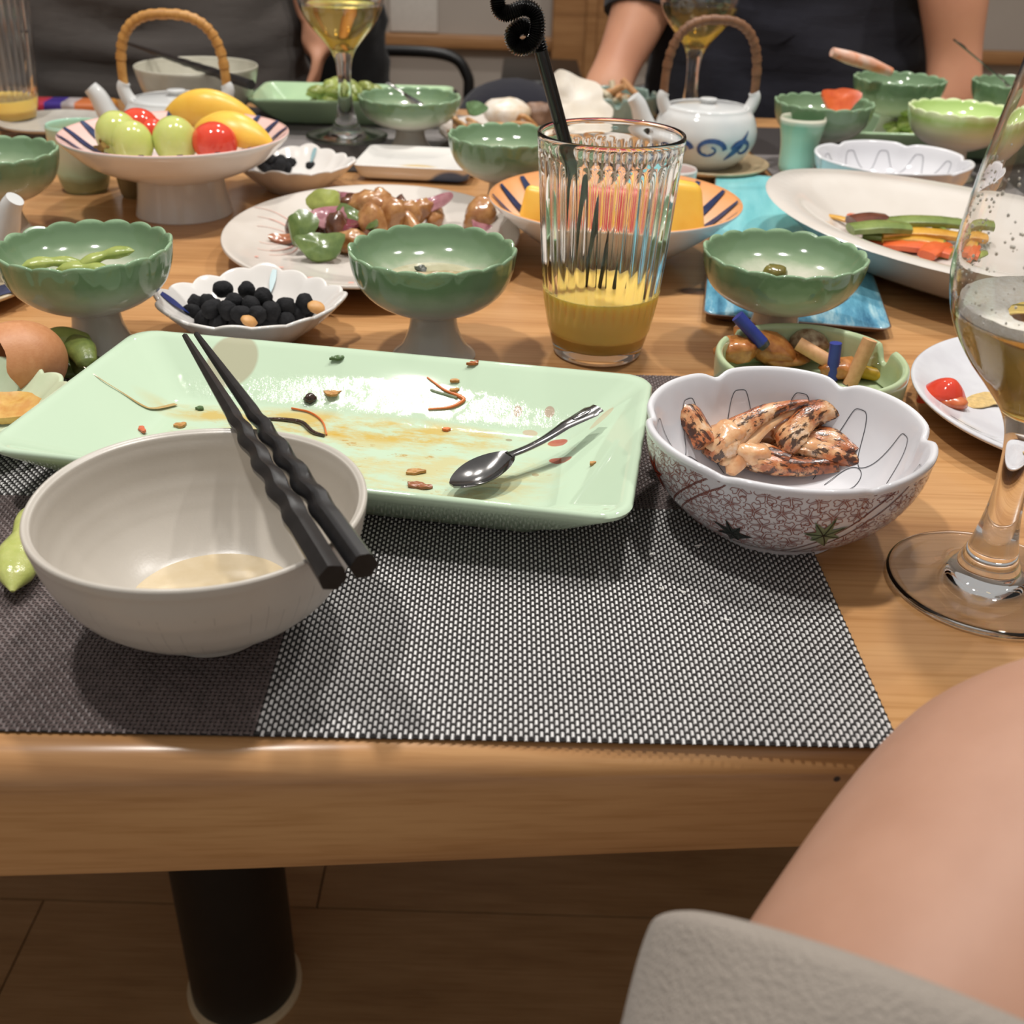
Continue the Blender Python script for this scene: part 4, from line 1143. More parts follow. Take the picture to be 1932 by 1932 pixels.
# ------------------------------------------------------------------ spoons
def spoon(label, tip, end, lift, s=1.0, group=None):
    """tip/end: bowl tip and handle end; flat leaf-shaped bowl, thin neck, widening handle"""
    A, B = Vector(tip), Vector(end); d = (B - A); L = d.length; d.normalize()
    side = d.cross(Vector((0, 0, 1))).normalized(); upv = side.cross(d)
    t = thing('steel_spoon', label, 'spoon', tuple(A), group=group)
    def station(f): return d * (f * L)
    bowl_, hand = [], []
    nb = 14
    bl_ = 0.034 * s / L
    for i in range(nb + 1):
        f = i / nb
        w = 0.0096 * s * (sin(pi * min(0.995, max(0.02, f * 0.93 + 0.02))) ** 0.6)
        loop = []
        for k in range(12):
            an = 2 * pi * k / 12
            u = cos(an) * w; q = (u / max(w, 1e-6))
            dep = -0.0055 * s * sin(pi * f) * (1 - q * q)
            loop.append(station(f * bl_) + side * u + upv * (dep + (0.0005 if sin(an) > 0 else -0.0005)))
        bowl_.append(loop)
    part('spoon_bowl', loft('spoon_bowl', bowl_, angle=60), STEEL, t)
    for i in range(25):
        f = i / 24
        w = s * (0.0030 if f < 0.02 else 0.0022 + 0.0036 * max(0, (f - 0.25) / 0.75) ** 1.5 - (0.0016 if f > 0.95 else 0))
        h = s * 0.0012
        z = lift * (sin(pi * min(1, f * 1.6)) * 0.4) if lift else 0
        base = station(bl_ * 0.96 + (1 - bl_ * 0.96) * f) + upv * z
        hand.append([base + side * (w * cos(a)) + upv * (h * sin(a)) for a in [2 * pi * k / 10 for k in range(10)]])
    hd = part('handle', loft('handle', hand, angle=60), STEEL, t)
    e = station(0.90) + upv * 0.0012
    part('handle_ornament', tube('handle_ornament', [e - d * 0.007, e - d * 0.002, e + d * 0.004], lambda f: 0.0022 * s * (0.4 + sin(pi * f) * 0.7), 10, sy=0.4), STEEL, hd)
    return t
spoon('steel teaspoon lying in the sauce on the green plate', (-0.02729, 0.42399, 0.015), (0.03989, 0.47814, 0.03), -0.004, 1.0)
spoon('steel teaspoon leaning in the green bowl by the far beer glass', (-0.098, 1.150, 0.047), (-0.13863, 1.16, 0.06797), 0, 0.8)
spoon('steel teaspoon leaning in the green bowl cut by the right photo edge', (0.537, 1.247, 0.060), (0.45211, 1.25, 0.11335), 0, 0.8)

# ------------------------------------------------------------------ food
def podmesh(L, beans, r, bend=0.15, seed=0, flat=0.62):
    rp = random.Random(seed); P = []
    n = 32
    for k in range(n + 1):
        f = k / n; P.append((L * (f - 0.5), bend * L * (4 * f * (1 - f) - 0.5), 0.04 * L * sin(pi * f)))
    cs = [(i + 0.7) / (beans + 0.4) for i in range(beans)]
    def rad(f):
        e = min(1, f / 0.12, (1 - f) / 0.10); e = max(0.06, e) ** 0.7
        return r * e * (0.66 + 0.34 * max(exp(-((f - c) / (0.30 / beans)) ** 2) for c in cs))
    return tube('edamame_pod', P, rad, 14, sy=flat)
pod_m = simple('edamame_green', (164, 174, 96), 0.28, var=(140, 156, 78), vscale=120, bstr=0.15, bscale=500, sss=0.15)
pod_d = simple('edamame_dark', (118, 130, 66), 0.3, var=(92, 106, 52), vscale=150, bstr=0.15, bscale=500)
# pod on the mat
o = solo('edamame_pod', podmesh(0.068, 2, 0.0090, 0.05, 2), simple('edamame_speckled', (188, 192, 118), 0.2, var=(174, 182, 100), vscale=160, bstr=0.2, bscale=500, sss=0.15), 'empty edamame pod lying on the placemat left of the rice bowl', 'edamame', (-0.19677, 0.3758, 0.0085), (0.25, 0.0, radians(97)))
pk = simple('pepper_black', (40, 34, 22), 0.6, var=(56, 48, 30))
def put(name, me, m_, label, cat, loc, rot=(0, 0, 0), group=None): return solo(name, me, m_, label, cat, loc, rot, group)
# pods beside the egg
for k, (loc, rz, rx, dk) in enumerate((((-0.24974, 0.56181, 0.022), 0.7, 0.5, 0), ((-0.23843, 0.55216, 0.02), -0.9, 0.3, 1), ((-0.2464, 0.55817, 0.012), -0.6, 0.2, 1), ((-0.24948, 0.55156, 0.009), 0.5, 0.2, 1), ((-0.24258, 0.562, 0.008), 1.2, 0.0, 1))):
    put('edamame_pod', podmesh(0.030, 1, 0.0078, 0.1, k), pod_d if dk else pod_m, ('pale topmost edamame pod of the small heap beside the eggshell', 'dark edamame pod at the right of the heap beside the eggshell', 'thin dark edamame pod in front of the heap beside the eggshell', 'edamame pod touching the eggshell', 'lowest edamame pod against the green plate edge')[k], 'edamame', loc, (rx, 0.2, rz), 'pods by the eggshell')
# pods in the left green bowl
for k, (loc, ry, rz, lab) in enumerate((((-0.2365, 0.605, 0.0560), -0.24, 0.30, 'raised edamame pod leaning in the left green bowl'), ((-0.246, 0.598, 0.0510), 0.0, -0.15, 'flat edamame pod at the bottom of the left green bowl'), ((-0.266, 0.603, 0.0520), 0.1, 0.5, 'edamame pod at the left inside of the left green bowl'))):
    put('edamame_pod', podmesh(0.034, 2, 0.0052, 0.08, k + 5), pod_m, lab, 'edamame', loc, (0.1, ry, rz))
# heap on the far trays
rp = random.Random(3)
pods_s = [podmesh(0.040, 2, 0.0085, 0.12, k) for k in range(4)]
def heap(label, cx, cy, w, d, n, group, z0):
    for k in range(n):
        f = k / n
        x = cx + rp.uniform(-w, w) * (1 - 0.5 * f); y = cy + rp.uniform(-d, d) * (1 - 0.5 * f)
        put('edamame_pod', pods_s[k % 4], pod_m if rp.random() < 0.75 else pod_d, label, 'edamame', (x, y, z0 + 0.026 * f + rp.uniform(0, 0.003)), (rp.uniform(-0.6, 0.6), rp.uniform(-0.4, 0.4), rp.uniform(0, 6.28)), group)
heap('edamame pod in the heap on the tray behind the far beer glass', -0.196, 1.315, 0.050, 0.022, 26, 'edamame on the far left tray', 0.0145)
heap('edamame pod in the heap on the tray beneath the farthest green bowl', 0.424, 1.226, 0.020, 0.012, 10, 'edamame on the far right tray', 0.0145)

# black coated peanuts
nut_m = simple('black_coating', (40, 40, 42), 0.85, var=(30, 30, 32), vscale=260, bstr=0.5, bscale=700, spec=0.2)
nut_t = simple('peanut_tan', (206, 156, 96), 0.5, var=(188, 136, 78), vscale=120)
nuts_me = [blob('peanut', 0.0064, 0.0054, 0.0056, 0.16, 1.4, k, 3) for k in range(5)]
pos = [(365,600),(380,575),(392,612),(405,592),(410,620),(425,605),(430,575),(440,618),(445,590),(455,605),(460,575),(470,620),(478,592),(490,610),(495,580),(505,600),(515,575),(520,612),(535,590),(548,605),(560,588),(575,600),(420,560),(452,553),(478,566),(400,575),(530,572),(555,575),(578,582),(590,578)]
top = [(420,545,0.0245),(466,548,0.0245),(497,562,0.0225),(440,572,0.0225),(475,580,0.0220),(395,578,0.0210)]
def hnoise(k): return (k * 0.37) % 1.0
pl = [(-0.20051, 0.63605, 0.0135), (-0.19114, 0.62841, 0.0125), (-0.18746, 0.64061, 0.015), (-0.18119, 0.62329, 0.012), (-0.17681, 0.63246, 0.0135), (-0.16944, 0.62246, 0.012), (-0.16732, 0.63376, 0.014), (-0.16004, 0.62372, 0.0125), (-0.15671, 0.6328, 0.014), (-0.15094, 0.6263, 0.0125), (-0.14713, 0.63361, 0.014), (-0.14084, 0.62763, 0.013), (-0.14593, 0.64613, 0.015), (-0.15566, 0.64528, 0.015), (-0.13606, 0.63744, 0.015), (-0.13139, 0.64459, 0.016), (-0.20025, 0.6458, 0.0155), (-0.19323, 0.64695, 0.016),
      (-0.18461, 0.65281, 0.0235), (-0.16902, 0.6512, 0.0235), (-0.15678, 0.64134, 0.0225), (-0.17283, 0.63077, 0.023), (-0.16122, 0.62752, 0.0225), (-0.1848, 0.6236, 0.0205), (-0.17397, 0.62129, 0.021), (-0.14866, 0.62486, 0.0205), (-0.14129, 0.633, 0.0205), (-0.16524, 0.61746, 0.02), (-0.15591, 0.61826, 0.02), (-0.13088, 0.63823, 0.021)]
for k, p in enumerate(pl):
    put('coated_peanut', nuts_me[k % 5], nut_m, 'black coated peanut in the heap of the scalloped dish behind the green plate', 'peanut', p, (k * 1.3, k * 0.7, k * 2.1), 'black peanuts in the near dish')
for k, (p, lab) in enumerate((((-0.12228, 0.62996, 0.0215), 'bare tan peanut half at the right side of the near peanut dish'), ((-0.1582, 0.60728, 0.02), 'bare tan peanut half at the front of the near peanut dish'))):
    put('peanut_half', blob('peanut_half', 0.0055, 0.0045, 0.0028, 0.08, 1.5, k, 3), nut_t, lab, 'peanut', p, (0.5, 0.3, k))
for k, p in enumerate(((-0.23646, 1.0161, 0.017), (-0.22931, 1.016, 0.021), (-0.22143, 1.0138, 0.017), (-0.2256, 1.0139, 0.014), (-0.21739, 1.0214, 0.0135), (-0.23269, 1.013, 0.014), (-0.21632, 1.0365, 0.014), (-0.19788, 1.0373, 0.0105), (-0.22135, 1.0195, 0.02))):
    put('coated_peanut', nuts_me[k % 5], nut_m, 'black coated peanut in the dish beside the fruit stand', 'peanut', p, (k * 1.1, k * 0.4, k * 1.7), 'black peanuts in the far dish')

# stir fry
pep_m = simple('green_pepper', (110, 128, 70), 0.22, var=(86, 106, 56), vscale=110, bstr=0.1, coat=0.4)
pep_l = simple('light_green_pepper', (170, 178, 92), 0.22, var=(146, 156, 78), vscale=110, coat=0.4)
oni_m = simple('purple_onion', (150, 84, 98), 0.25, var=(186, 136, 140), vscale=70, coat=0.4)
chk_m = simple('glazed_chicken', (186, 136, 84), 0.24, var=(150, 98, 56), vscale=120, bstr=0.35, bscale=260, coat=0.5)
chd_m = simple('dark_sauce_piece', (106, 64, 40), 0.2, var=(74, 42, 28), vscale=120, bstr=0.3, bscale=260, coat=0.5)
G = 'stir fry pieces on the large plate'
def piece(kind, px, label, w, h, rot, seed, mm):
    if kind == 'chip': me = chip(label.split()[0] + '_piece', w, h, 0.35, 0.0028, seed, 0.14, 8, 0.3, 0.2)
    else: me = blob('chicken_piece', w / 2, h / 2, h * 0.42, 0.28, 1.5, seed, 3)
    nm = {'chip': 'vegetable_piece', 'blob': 'chicken_piece'}[kind]
    me.name = nm
    put(nm, me, mm, label, 'vegetable' if kind == 'chip' else 'chicken', px, rot, G)
piece('chip', (-0.14439, 0.76947, 0.018), 'broad dark green pepper piece at the front of the stir fry', 0.036, 0.026, (0.75, 0.1, 0.1), 1, pep_m)
piece('chip', (-0.15976, 0.78582, 0.026), 'upright dark green pepper piece at the left of the stir fry', 0.024, 0.030, (1.0, 0.2, 0.5), 2, pep_m)
piece('chip', (-0.14934, 0.82848, 0.033), 'pointed light green pepper piece at the top of the stir fry', 0.028, 0.026, (1.0, 0.2, -0.4), 3, pep_l)
piece('chip', (-0.12331, 0.81261, 0.026), 'folded green pepper piece in the middle of the stir fry', 0.036, 0.018, (0.7, 0.3, -0.4), 4, pep_m)
piece('chip', (-0.14586, 0.81231, 0.027), 'purple onion piece between the green peppers', 0.034, 0.018, (0.8, -0.1, 0.2), 5, oni_m)
piece('chip', (-0.13286, 0.80371, 0.023), 'dark red onion piece behind the front pepper', 0.030, 0.018, (0.6, 0.2, -0.6), 6, simple('dark_onion', (124, 52, 62), 0.2, var=(92, 34, 42), coat=0.4))
piece('chip', (-0.07377, 0.85799, 0.026), 'pink onion slice at the right of the stir fry', 0.038, 0.014, (0.9, -0.2, 0.35), 7, oni_m)
piece('chip', (-0.14027, 0.86387, 0.03), 'thin purple onion sliver at the top of the stir fry', 0.020, 0.007, (1.0, 0.3, 1.0), 8, oni_m)
piece('chip', (-0.02334, 0.83749, 0.014), 'purple onion strip at the right end of the stir fry', 0.036, 0.012, (0.4, 0.1, -0.1), 9, oni_m)
piece('chip', (-0.17791, 0.80195, 0.013), 'tan curled onion tip at the left end of the stir fry', 0.024, 0.009, (0.5, 0.0, 0.1), 10, simple('tan_onion', (172, 110, 74), 0.25, var=(150, 90, 60), coat=0.4))
for k, (p, w, h, dk) in enumerate((((-0.11615, 0.83842, 0.029), 0.034, 0.026, 0), ((-0.1078, 0.84422, 0.031), 0.024, 0.020, 0), ((-0.10066, 0.83284, 0.022), 0.032, 0.022, 0), ((-0.11264, 0.81377, 0.018), 0.036, 0.024, 0), ((-0.08779, 0.846, 0.018), 0.030, 0.020, 0), ((-0.08054, 0.85792, 0.02), 0.026, 0.018, 0), ((-0.06862, 0.8654, 0.015), 0.028, 0.018, 0), ((-0.12546, 0.79027, 0.014), 0.030, 0.020, 0), ((-0.03236, 0.85546, 0.02), 0.030, 0.026, 0),
                               ((-0.13573, 0.80705, 0.016), 0.034, 0.022, 1), ((-0.15719, 0.81616, 0.016), 0.030, 0.020, 1), ((-0.09499, 0.85661, 0.022), 0.022, 0.014, 1), ((-0.13051, 0.8522, 0.025), 0.024, 0.020, 1), ((-0.11538, 0.8022, 0.012), 0.026, 0.018, 1), ((-0.08713, 0.83783, 0.012), 0.040, 0.024, 0), ((-0.16888, 0.81343, 0.014), 0.022, 0.016, 1))):
    lab = ('golden chicken piece left of the top of the stir fry', 'topmost golden chicken piece of the stir fry', 'golden chicken piece in the middle of the stir fry', 'golden chicken piece just right of the folded green pepper', 'golden chicken piece below the pink onion slice', 'small golden chicken piece under the pink onion slice', 'rightmost golden chicken piece of the main stir fry heap', 'golden chicken piece right of the broad front pepper', 'lone glazed chicken piece at the right end of the stir fry',
           'dark sauced piece behind the broad front pepper', 'dark sauced piece beside the upright green pepper', 'dark sauced piece left of the pink onion slice', 'dark sauced piece behind the folded green pepper', 'dark sauced piece at the front of the stir fry by the green bowl', 'long golden chicken piece behind the central green bowl', 'dark sauced piece at the left end of the stir fry')[k]
    piece('blob', p, lab, w, h, (k * 0.8, k * 0.5, k * 1.3), k + 20, chd_m if dk else chk_m)

# fruit on the stand
grape_m = simple('green_grape', (200, 206, 124), 0.16, var=(190, 198, 110), vscale=60, sss=0.4)
tom_m = simple('cherry_tomato', (222, 80, 56), 0.12, var=(208, 64, 46), vscale=60, sss=0.2)
mango_m = simple('mango', (242, 198, 84), 0.35, var=(236, 186, 70), vscale=60, sss=0.3)
for k, (p, r, lab) in enumerate((((-0.32696, 0.90525, 0.062), 0.0175, 'green grape with a dried stem end, leftmost on the fruit stand'), ((-0.3128, 0.89646, 0.058), 0.0165, 'green grape in front, second from the left on the fruit stand'), ((-0.28141, 0.90612, 0.059), 0.0175, 'green grape in the middle of the fruit stand'))):
    g = thing('grape', lab, 'grape', p, group='grapes on the fruit stand')
    part('berry', blob('berry', r, r, r * 1.08, 0.02, 1, k, 4), grape_m, g)
    if k == 0:
        stem_m = simple('dried_stem', (132, 104, 44), 0.8, var=(104, 80, 32))
        part('stem', tube('stem', [(-0.006, -0.0150, -0.004), (-0.008, -0.021, -0.006), (-0.004, -0.023, -0.003)], 0.0026, 8), stem_m, g)
        for a in range(4):
            part('stem', tube('stem', [(-0.007, -0.019, -0.005), (-0.007 + 0.006 * cos(a * 1.6), -0.021, -0.005 + 0.006 * sin(a * 1.6))], 0.0012, 6), stem_m, g)
for k, (p, r, lab) in enumerate((((-0.31472, 0.92276, 0.066), 0.0150, 'cherry tomato at the back of the fruit stand'), ((-0.3042, 0.91912, 0.062), 0.0125, 'cherry tomato between the grapes on the fruit stand'), ((-0.24951, 0.90697, 0.0585), 0.0165, 'cherry tomato at the front right of the fruit stand'))):
    put('cherry_tomato', blob('cherry_tomato', r * 1.1, r, r * 0.95, 0.02, 1, k, 4), tom_m, lab, 'tomato', p, (0, 0, 0), 'tomatoes on the fruit stand')
def mango_slice(name, L, W, H, n=24):
    loops = []
    for i in range(n + 1):
        f = i / n; w = max(0.02, sin(pi * f)) ** 0.55
        loops.append([(L * (f - 0.5), W / 2 * w * cos(a) , H * w * (max(0.0, sin(a)) + 0.12 * min(0, sin(a))) + 0.10 * L * sin(pi * f)) for a in [2 * pi * k / 20 for k in range(20)]])
    return loft(name, loops, angle=50)
put('mango_slice', mango_slice('mango_slice', 0.092, 0.036, 0.026), mango_m, 'mango slice lying at the back of the fruit stand', 'mango', (-0.27773, 1.0069, 0.052), (0.5, 0, -0.05), 'mango on the fruit stand')
put('mango_slice', mango_slice('mango_slice', 0.074, 0.034, 0.014), mango_m, 'mango slice lying at the right front of the fruit stand', 'mango', (-0.24127, 0.93475, 0.0565), (0.5, 0.1, -0.3), 'mango on the fruit stand')
# melon and mango in the striped bowl
red_m = simple('watermelon', (212, 62, 62), 0.35, var=(196, 46, 50), vscale=90, bstr=0.2, bscale=400)
def wedge(name, L, H, W):
    V = [(-L / 2, -W / 2, 0), (L / 2, -W / 2, 0), (L / 2, W / 2, 0), (-L / 2, W / 2, 0), (-L / 2 * 0.75, -W * 0.15, H), (L / 2 * 0.8, -W * 0.12, H * 0.92), (L / 2 * 0.8, W * 0.2, H * 0.9), (-L / 2 * 0.75, W * 0.2, H)]
    me = pydata(name, V, [(0, 3, 2, 1), (4, 5, 6, 7), (0, 1, 5, 4), (1, 2, 6, 5), (2, 3, 7, 6), (3, 0, 4, 7)], 30, False)
    bm = bmesh.new(); bm.from_mesh(me); bmesh.ops.bevel(bm, geom=list(bm.edges), offset=H * 0.16, segments=4, profile=0.5, affect='EDGES'); bm.to_mesh(me); bm.free()
    return finish(me, 60)
put('watermelon_chunk', wedge('watermelon_chunk', 0.064, 0.046, 0.040), red_m, 'red watermelon chunk seen through the ribbed tumbler', 'melon', (0.052, 0.800, 0.0150), (0, 0, 0.1))
put('mango_chunk', wedge('mango_chunk', 0.046, 0.044, 0.040), mango_m, 'large yellow mango chunk at the right of the striped bowl', 'mango', (0.112, 0.806, 0.0210), (0.0, 0.05, 0.2))
put('mango_chunk', wedge('mango_chunk', 0.026, 0.026, 0.026), mango_m, 'smaller mango chunk at the left inside of the striped bowl', 'mango', (0.013, 0.842, 0.0210), (0, 0, -0.3))

# boat dish strips
car_m = simple('carrot', (224, 106, 56), 0.25, var=(208, 88, 44), vscale=100, coat=0.3)
bean_m = simple('green_strip', (132, 148, 78), 0.25, var=(106, 124, 60), vscale=100, coat=0.3)
yel_m = simple('yellow_strip', (216, 164, 60), 0.25, var=(196, 140, 46), vscale=100, coat=0.3)
mus_m = simple('mushroom_strip', (112, 60, 40), 0.25, var=(84, 42, 28), vscale=100, coat=0.3)
def strip(L, w, h, bend, seed):
    rs = random.Random(seed); n = 10; P = []
    for k in range(n + 1):
        f = k / n; P.append((L * (f - 0.5), 0.35 * bend * L * (4 * f * (1 - f)) + rs.uniform(-1, 1) * 0.0003, 0.03 * L * sin(pi * f)))
    return tube('vegetable_strip', P, lambda f: w / 2 * (0.88 + 0.12 * sin(pi * f)), 12, sy=h / w, angle=30, rf=lambda i, an: 1.0 / max(abs(cos(an)), abs(sin(an))) ** 0.8)
strips = [((0.26221, 0.82017, 0.033), 0.030, 0.014, 0.3, mus_m, 'dark red pepper flake at the left of the boat dish'), ((0.25445, 0.83921, 0.03), 0.020, 0.006, 1.2, car_m, 'upright carrot strip at the left of the boat dish'), ((0.26594, 0.80414, 0.032), 0.046, 0.012, 0.15, bean_m, 'broad green pepper strip at the left of the boat dish'), ((0.30209, 0.81939, 0.032), 0.075, 0.011, 0.05, bean_m, 'long green pepper strip along the back of the boat dish'),
          ((0.32523, 0.82764, 0.03), 0.036, 0.008, 0.8, bean_m, 'curved green strip at the right of the boat dish'), ((0.29935, 0.80711, 0.027), 0.060, 0.010, -0.05, yel_m, 'long yellow pepper strip in the middle of the boat dish'), ((0.29079, 0.80284, 0.024), 0.044, 0.009, -0.2, yel_m, 'short yellow strip in the middle of the boat dish'), ((0.27657, 0.80823, 0.024), 0.040, 0.010, -0.4, bean_m, 'olive strip in the middle of the boat dish'),
          ((0.28189, 0.80939, 0.019), 0.044, 0.012, -0.35, car_m, 'carrot strip at the front left of the boat dish'), ((0.29235, 0.793, 0.021), 0.048, 0.011, -0.4, car_m, 'broad carrot strip at the front of the boat dish'), ((0.30426, 0.78824, 0.022), 0.036, 0.011, 0.9, car_m, 'steep carrot strip at the front right of the boat dish'), ((0.31755, 0.79559, 0.017), 0.030, 0.012, 0.7, pep_l, 'pale green strip at the front right of the boat dish'), ((0.27458, 0.84017, 0.018), 0.040, 0.010, -0.5, mus_m, 'dark mushroom strip at the front left of the boat dish'), ((0.25634, 0.85298, 0.023), 0.044, 0.005, -1.0, yel_m, 'thin curled onion strand at the left end of the boat dish'), ((0.31552, 0.81225, 0.024), 0.034, 0.009, 1.1, bean_m, 'green strip crossing at the right of the boat dish')]
for k, (p, L, w, a, mm, lab) in enumerate(strips):
    put('vegetable_strip', strip(L, w * 1.35, w * 0.6, 0.06, k), mm, lab, 'vegetable', p, (0.1, 0.0, a))

# tomato half on the side plate
TH = thing('tomato_half', 'red cherry tomato half lying on the white side plate', 'tomato', (0.23474, 0.54356, 0.013), radians(-10))
vs_, fs = ico(4)
part('skin', chip('skin', 0.027, 0.020, -1.05, 0.0022, 4, 0.05, 12, 0, 0.55), tom_m, TH, rot=(0.25, 0.1, 0), loc=(0, 0.001, 0.0085))
part('flesh', blob('flesh', 0.0080, 0.0060, 0.0036, 0.10, 1.5, 2, 3), simple('tomato_flesh', (196, 88, 48), 0.2, var=(206, 116, 70), vscale=200, coat=0.4), TH, 'orange wet tomato flesh', loc=(0.002, -0.0035, -0.0015))

# crab pieces
def crab_mat():
    m, nt, b = new_mat('charred_crab'); co = ocoord(nt)
    n1 = noise_tex(nt, co, 70, 4, 0.6); n2 = noise_tex(nt, co, 170, 4, 0.65, (1, 2.2, 1))
    c = ramp(nt, n1, [(0.28, rgb(232, 216, 196)), (0.42, rgb(214, 164, 118)), (0.54, rgb(176, 100, 58)), (0.70, rgb(116, 58, 34))])
    f = ramp(nt, n2, [(0.50, (0, 0, 0, 1)), (0.57, (1, 1, 1, 1))])
    nt.links.new(mixc(nt, math_(nt, 'MULTIPLY', f, 0.92), c, rgb(50, 28, 20)), b.inputs['Base Color'])
    b.inputs['Roughness'].default_value = 0.2; b.inputs['Coat Weight'].default_value = 0.4
    bump(nt, b, n2, 0.5, 0.0008)
    return m
def meat_mat(): return simple('crab_meat', (226, 184, 140), 0.22, var=(206, 146, 98), vscale=140, bstr=0.25, bscale=300, coat=0.4, sss=0.15)
CRB, MEAT = crab_mat(), meat_mat()
def claw(label, loc, L, r0_, r1_, bend, rot, seed, meat=False):
    L *= 1.22; r0_ *= 1.28; r1_ *= 1.28; loc = (loc[0], loc[1], loc[2] + 0.003)
    rs = random.Random(seed); P = []
    for k in range(15):
        f = k / 14; P.append((L * (f - 0.5), bend * L * 4 * f * (1 - f), bend * 0.5 * L * sin(pi * f)))
    def rf_(i, an): return 1 + 0.22 * noise.noise(Vector((i * 0.35, cos(an) * 1.5 + seed, sin(an) * 1.5)))
    t = thing('crab_piece', label, 'crab', loc, rot=rot, group='crab pieces in the blossom bowl')
    part('shell', tube('shell', P, lambda f: max(0.0006, r0_ + (r1_ - r0_) * f) * (0.35 + 0.65 * min(1, f / 0.12)), 14, rf=rf_, sy=0.72), CRB if not meat else MEAT, t)
    part('meat', blob('meat', L * 0.20, r0_ * 0.8, r0_ * 0.62, 0.3, 1.6, seed, 3), MEAT, t, 'pale meat bulging from the shell', loc=(-L * 0.30, bend * L * 0.9, r0_ * 0.25))
    return t
claw('small charred crab leg end at the left of the blossom bowl', (0.07964, 0.46598, 0.027), 0.026, 0.0060, 0.0045, 0.1, (0.1, 0.5, -0.8), 1)
claw('charred crab leg reaching to the left bowl wall', (0.0885, 0.46745, 0.017), 0.030, 0.0055, 0.0030, 0.1, (0.0, 0.3, -0.6), 2)
claw('split crab claw with a sharp white tip in the middle of the blossom bowl', (0.11563, 0.46338, 0.025), 0.044, 0.0085, 0.0008, 0.10, (0.3, -0.45, 0.35), 3)
claw('pale crab claw finger beside the sharp tip', (0.12068, 0.46054, 0.021), 0.042, 0.0050, 0.0006, 0.12, (0.2, -0.5, 0.55), 4, True)
claw('bent charred crab leg pointing up right in the blossom bowl', (0.14476, 0.46509, 0.024), 0.032, 0.0066, 0.0046, 0.22, (0.2, -0.4, 0.5), 5)
claw('charred crab body piece at the right of the blossom bowl', (0.14166, 0.46259, 0.015), 0.034, 0.0080, 0.0055, 0.15, (0.2, -0.1, -0.3), 6)
claw('flat charred crab leg lying at the front right of the blossom bowl', (0.15059, 0.45558, 0.015), 0.036, 0.0060, 0.0040, 0.05, (0.0, 0.1, -0.35), 7)
claw('charred crab leg lying at the front of the blossom bowl', (0.1268, 0.45704, 0.014), 0.040, 0.0062, 0.0040, -0.08, (0.0, 0.05, -0.1), 8)
claw('dark crab leg at the front left of the blossom bowl', (0.10915, 0.45724, 0.015), 0.034, 0.0062, 0.0030, 0.08, (0.0, 0.0, -0.2), 9)
claw('amber crab chunk under the split claw', (0.10943, 0.4694, 0.015), 0.028, 0.0080, 0.0060, 0.1, (0.1, -0.2, 0.3), 10, True)

# ashtray contents
butt_ash = simple('ash', (52, 48, 46), 0.95, var=(96, 92, 88), vscale=300)
def butt(label, p, d, L, c, r=0.0038):
    d = Vector(d).normalized(); t = thing('cigarette_butt', label, 'cigarette', p)
    P = [d * (L * (f - 0.5)) for f in (0, 0.03, 0.25, 0.5, 0.75, 0.97, 1.0)]
    part('filter', tube('filter', P, r, 16), c, t)
    part('burnt_end', tube('burnt_end', [-d * (L * 0.5 + 0.003), -d * (L * 0.5 + 0.0015), -d * (L * 0.5 - 0.0006)], lambda f: r * (0.8 + 0.22 * f), 10), butt_ash, t)
cb = simple('filter_blue', (52, 66, 150), 0.4, var=(44, 56, 136)); ct = simple('filter_cork', (216, 164, 118), 0.5, var=(204, 150, 104), vscale=300); cy = simple('filter_yellow', (206, 166, 32), 0.45, var=(190, 150, 26))
butt('blue-filtered cigarette butt leaning on the left rim of the ashtray', (0.13353, 0.59372, 0.029), (-0.45, 0.1, 0.42), 0.022, cb)
butt('blue-filtered cigarette butt standing in the middle of the ashtray', (0.18097, 0.58142, 0.016), (-0.05, 0.05, 1), 0.022, cb, 0.0034)
butt('cork-coloured cigarette butt standing upright at the right of the ashtray', (0.19485, 0.5785, 0.017), (0.25, 0.1, 0.9), 0.028, ct, 0.0042)
butt('cork-coloured cigarette butt lying beside the chicken scraps', (0.17264, 0.58948, 0.017), (-0.6, 0.3, 0.25), 0.024, ct, 0.0040)
butt('yellow-filtered cigarette butt lying at the right of the ashtray', (0.2025, 0.58146, 0.0095), (-0.95, 0.35, 0.05), 0.036, cy, 0.0038)
scr = simple('scrap_meat', (198, 132, 70), 0.22, var=(160, 92, 44), vscale=160, bstr=0.3, bscale=300, coat=0.4)
put('chicken_scrap', blob('chicken_scrap', 0.020, 0.010, 0.009, 0.28, 1.4, 3, 3), scr, 'long glossy chicken scrap at the left of the ashtray', 'scrap', (0.1447, 0.60333, 0.0165), (0.2, 0.3, -0.4))
put('chicken_scrap', blob('chicken_scrap', 0.013, 0.009, 0.008, 0.3, 1.5, 7, 3), scr, 'pale chicken scrap on the left inside of the ashtray', 'scrap', (0.12726, 0.5924, 0.017), (0, 0, 0.4))
put('chicken_scrap', blob('chicken_scrap', 0.011, 0.010, 0.009, 0.25, 1.6, 9, 3), simple('ashy_scrap', (188, 168, 138), 0.5, var=(120, 84, 56), vscale=180, bstr=0.4), 'ash-speckled scrap at the back of the ashtray', 'scrap', (0.17263, 0.60598, 0.017), (0, 0, 0.2))
put('chicken_scrap', blob('chicken_scrap', 0.014, 0.009, 0.006, 0.25, 1.6, 12, 3), scr, 'brown scrap at the bottom of the ashtray between the butts', 'scrap', (0.18837, 0.58621, 0.01), (0, 0, 0.2))
put('chicken_scrap', blob('chicken_scrap', 0.018, 0.012, 0.006, 0.25, 1.6, 15, 3), scr, 'flat scrap at the bottom of the ashtray under the long one', 'scrap', (0.15543, 0.60501, 0.0095), (0, 0, -0.2))

